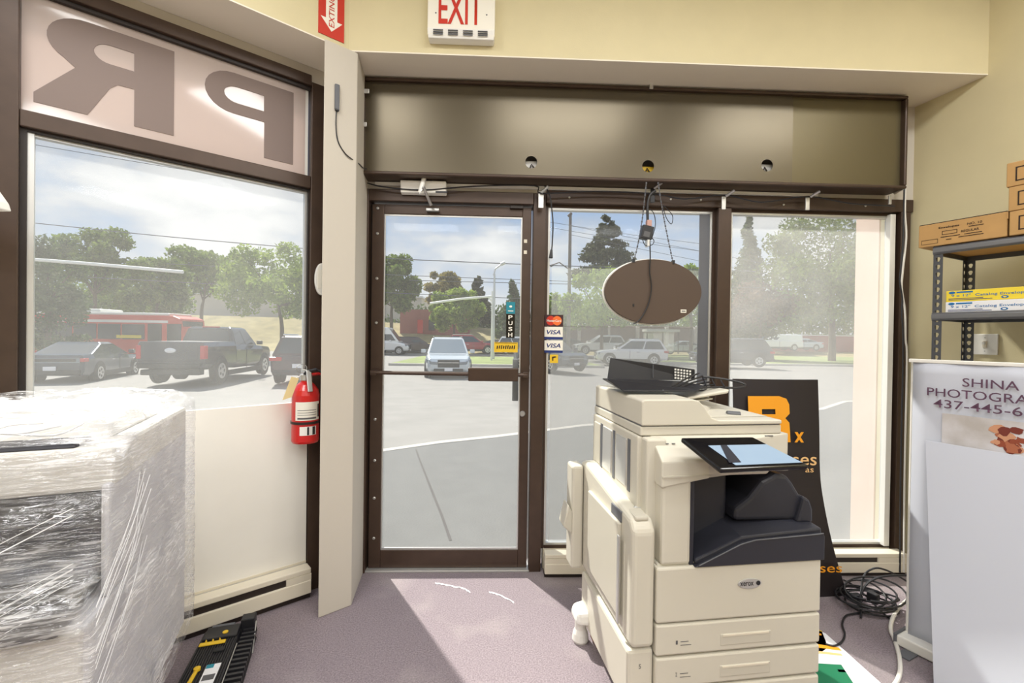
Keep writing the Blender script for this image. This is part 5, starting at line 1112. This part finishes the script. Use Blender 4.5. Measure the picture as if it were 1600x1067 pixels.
# envelope boxes on the middle shelf
for (zz, m, l, tm) in ((1.519, 'paper', 'white box of catalog envelopes on the middle shelf under the yellow one', 'blue'), (1.572, 'yellow', 'yellow box of catalog envelopes on the middle shelf on top of the white one', 'navy')):
    e = thing('envelope_box', l, 'box', sloc(.045, .012 + .004 * (zz > 1.55), zz), RANG, 'envelope boxes on the shelf')
    MB().box(0, .40, 0, .30, 0, .052).build('carton', m, e, .002)
    text('9 x 12"  Catalog Envelopes', (.15, -.0008, .027), X, Z, .26, .015, 'blue', e, .006)
    MB().prism(ring2((.022, -.0004, .043), X, Z, .012, .006, 16), (0, -.0006, 0)).build('oval_mark', 'blue', e); MB().box(.038, .095, -.001, 0, .040, .047).build('print_line', 'blue', e)
    for k in range(2): MB().box(.01, .16 - .03 * k, -.001, 0, .007 + k * .006, .0095 + k * .006).build('print_line', 'navy', e)
    MB().prism(ring2((.20, -.0004, .012), X, Z, .012, .0065, 16), (0, -.0006, 0)).build('oval_mark', 'blue', e); MB().prism(ring2((.20, -.0012, .012), X, Z, .006, .003, 12), (0, -.0006, 0)).build('oval_mark', m, e)
# kraft boxes on the top shelf
kb_ = thing('envelope_carton', 'long kraft carton overhanging the left end of the top shelf', 'box', sloc(-.055, -.012, 1.845), RANG, 'kraft cartons on the shelf')
MB().box(0, .31, 0, .24, 0, .108).build('carton', 'kraft', kb_, .003); MB().box(0.002, .308, .004, .23, .108, .112).build('lid_edge', 'ink', kb_)
text('NO. 10', (.205, -.001, .082), X, Z, .05, .011, 'ink', kb_, .01); text('REGULAR', (.19, -.001, .052), X, Z, .062, .011, 'ink', kb_, .015); text('Envelopes', (.115, -.001, .082), X, Z, .075, .012, 'ink', kb_, .02)
for z, x0_, w in ((.068, .185, .05), (.036, .17, .06), (.026, .15, .085), (.036, .085, .07), (.022, .105, .02)): MB().box(x0_, x0_ + w, -.0012, 0, z, z + .003).build('print_line', 'ink', kb_)
for a in ((.09, .145, .048, .05), (.09, .145, .064, .066), (.09, .092, .048, .066), (.143, .145, .048, .066)): MB().box(a[0], a[1], -.0012, 0, a[2], a[3]).build('print_frame', 'ink', kb_)
for a in ((.012, .075, .012, .0135), (.012, .075, .032, .0335), (.012, .0135, .012, .0335), (.0735, .075, .012, .0335)): MB().box(a[0], a[1], -.0012, 0, a[2], a[3]).build('print_frame', 'ink', kb_)
for (zz, x_, l) in ((0, .262, 'bottom'), (.106, .258, 'middle'), (.212, .250, 'top')):
    k_ = thing('envelope_carton', {'bottom': 'lowest of the three stacked kraft cartons at the right edge', 'middle': 'middle one of the three stacked kraft cartons at the right edge', 'top': 'topmost of the three stacked kraft cartons at the right edge'}[l], 'box', sloc(x_, -.016, 1.845 + zz), RANG, 'kraft cartons on the shelf')
    MB().box(0, .30, 0, .24, 0, .104).build('carton', 'kraft', k_, .003)
    for a in ((.028, .033, .02, .08), (.028, .14, .076, .081), (.028, .14, .02, .025)): MB().box(a[0], a[1], -.0014, 0, a[2], a[3]).build('print_frame', 'ink', k_, .001)
    if l == 'middle': MB().box(-.004, .0, .0, .05, -.03, .0).build('loose_flap', 'kraft', k_)
# light switch on the wall
wn_ = V((-.976, -.2147, 0)).normalized(); wp = V((2.50, 2.68, 0)); q = PP(1540, 538, wp, wn_); sw = thing('light_switch', 'white light switch plate on the wall under the shelf', 'light switch', q, math.atan2(-wn_.x, wn_.y) + PI)
sw.scale = (.74, .9, .88)
MB().box(-.072, .072, -.007, .0, -.062, .062).build('plate', 'white', sw, .003)
MB().box(-.012, .012, -.010, -.006, -.02, .02).build('toggle_frame', 'heater', sw, .001); MB().box(-.007, .007, -.022, -.008, -.001, .016).build('toggle', 'white', sw, .001)
for z in (-.04, .04): MB().lathe([(.004, 0), (.0005, .0015)], n=10).build('screw', 'steel', sw).matrix_local = Matrix.Translation((0, -.007, z)) @ Matrix.Rotation(PI / 2, 4, 'X')
# cables down the right jamb
for pts, m, r, l in (((( 1412, 332), (1411, 380), (1408, 415), (1406, 440), (1410, 465), (1409, 490), (1411, 520), (1411, 566)), 'black', .0045, 'black cable hanging down the right jamb'), (((1414, 332), (1416, 370), (1411, 420), (1409, 450), (1414, 486), (1415, 530), (1417, 566)), 'cable_w', .005, 'white cable hanging down the right jamb beside the black one')):
    p = [PY(a, b, 2.60) for a, b in pts]; p = [p[0] + V((0, 0, .18))] + p + [V((p[-1].x, 2.60, .6)), V((p[-1].x - .02, 2.57, .03))]
    tag(MB().tube(smooth_path(p, 5), r, 7).build('cable', m, shift=p[0]), l, 'cable')
# coil of black cord on the carpet
cc = PZ(1362, 945, .02); cc.z = 0; cord = thing('extension_cord', 'coiled black power cord heaped on the carpet in the right corner', 'cord', cc); rnd = random.Random(3)
for k in range(8):
    a0 = rnd.uniform(0, 6.28); rx_, ry_ = rnd.uniform(.085, .15), rnd.uniform(.07, .14); cx, cy = rnd.uniform(-.025, .025), rnd.uniform(-.03, .03); tz_ = rnd.uniform(0, .05) + .012
    pts = [V((cx + rx_ * math.cos(a0 + t), cy + ry_ * math.sin(a0 + t), tz_ + .03 * math.sin(t * 1.0 + k) * (k > 3) + .03 * (k > 3))) for t in [j * 2 * PI / 20 * .97 for j in range(21)]]
    MB().tube(pts, .0045, 7).build('loop', 'black', cord)
arch = smooth_path([PZ(1345, 965, .01) - cc, PY(1348, 905, 2.36) - cc, PY(1366, 888, 2.36) - cc, PY(1390, 893, 2.36) - cc, PY(1420, 910, 2.36) - cc], 6); MB().tube(arch, .005, 7).build('loop', 'black', cord)
arch = smooth_path([PZ(1340, 950, .01) - cc, PY(1352, 915, 2.28) - cc, PY(1378, 901, 2.28) - cc, PY(1420, 899, 2.28) - cc], 6); MB().tube(arch, .0055, 7).build('loop', 'black', cord)
tail = smooth_path([PZ(*p, .008) - cc for p in ((1362, 955), (1340, 958), (1322, 962), (1316, 975), (1320, 990), (1316, 1002), (1304, 1009), (1290, 1006))], 5); MB().tube(tail, .0045, 7).build('tail', 'black', cord)
tail = smooth_path([PZ(*p, .008) - cc for p in ((1318, 906), (1335, 915), (1350, 928), (1372, 950), (1392, 968))], 5); MB().tube(tail, .0045, 7).build('tail', 'black', cord)
MB().rbox((-.01, -.02, .07), (.03, .05, .05), .4).build('cord_tie', 'black', cord, .006)
wc = PZ(1396, 1000, .01); p = [PZ(1440, 905, .01), PZ(1425, 930, .02), PZ(1404, 950, .03), PZ(1394, 968, .03), PZ(1392, 985, .02), PZ(1398, 1000, .012), PZ(1405, 1025, .01), PZ(1406, 1050, .01), PZ(1398, 1069, .01), PZ(1380, 1085, .01)]
tag(MB().tube(smooth_path(p, 5), .0085, 8).build('white_cord', 'cable_w', shift=wc), 'thick white cord running over the carpet by the banner', 'cord')
# leaflets on the carpet
def leaflet(label, pts, m, bands=()):
    q = [PZ(*p, .003) for p in pts]; t = thing('leaflet', label, 'leaflet', V((q[0].x, q[0].y, 0)), 0, 'leaflets on the carpet'); o = V(t.location)
    MB().prism([p - o for p in q], (0, 0, .0015)).build('sheet', m, t)
    g = lambda u, v: (q[0].lerp(q[1], u).lerp(q[3].lerp(q[2], u), v)) - o + V((0, 0, .0018))
    for (u0, u1, v0, v1, mm) in bands: MB().prism([g(u0, v0), g(u1, v0), g(u1, v1), g(u0, v1)], (0, 0, .0004)).build('printed_band', mm, t)
leaflet('white and green printed leaflet on the carpet right of the printer', [(1262, 978), (1290, 990), (1388, 1078), (1262, 1080)], 'paper', [(.0, .62, .62, .98, 'green'), (.1, .9, .30, .36, 'orange'), (.1, .8, .42, .46, 'peach'), (.5, .9, .70, .74, 'paper')])
leaflet('yellow leaflet on the carpet partly under the white and green one', [(1256, 976), (1284, 986), (1294, 1012), (1262, 1034)], 'yellow2', [(.1, .9, .2, .3, 'orange')])
# bits on the carpet in front of the door: scrap by the printer foot
sc_ = thing('tape_strip', 'curled brown strip of tape hanging under the printer foot', 'tape', PZ(934, 1010, .0)); o = V(sc_.location)
MB().loft([[PY(a, b, 1.98) - o + V((0, 0, .006)), PY(a + 3, b, 1.98) - o + V((0, 0, .006)), PY(a + 3, b, 1.985) - o + V((0, 0, .006)), PY(a, b, 1.985) - o + V((0, 0, .006))] for a, b in ((922, 994), (925, 1002), (929, 1008), (933, 1016), (938, 1020))]).build('strip', mat('brown_tape', srgb(150, 92, 60), .5), sc_)
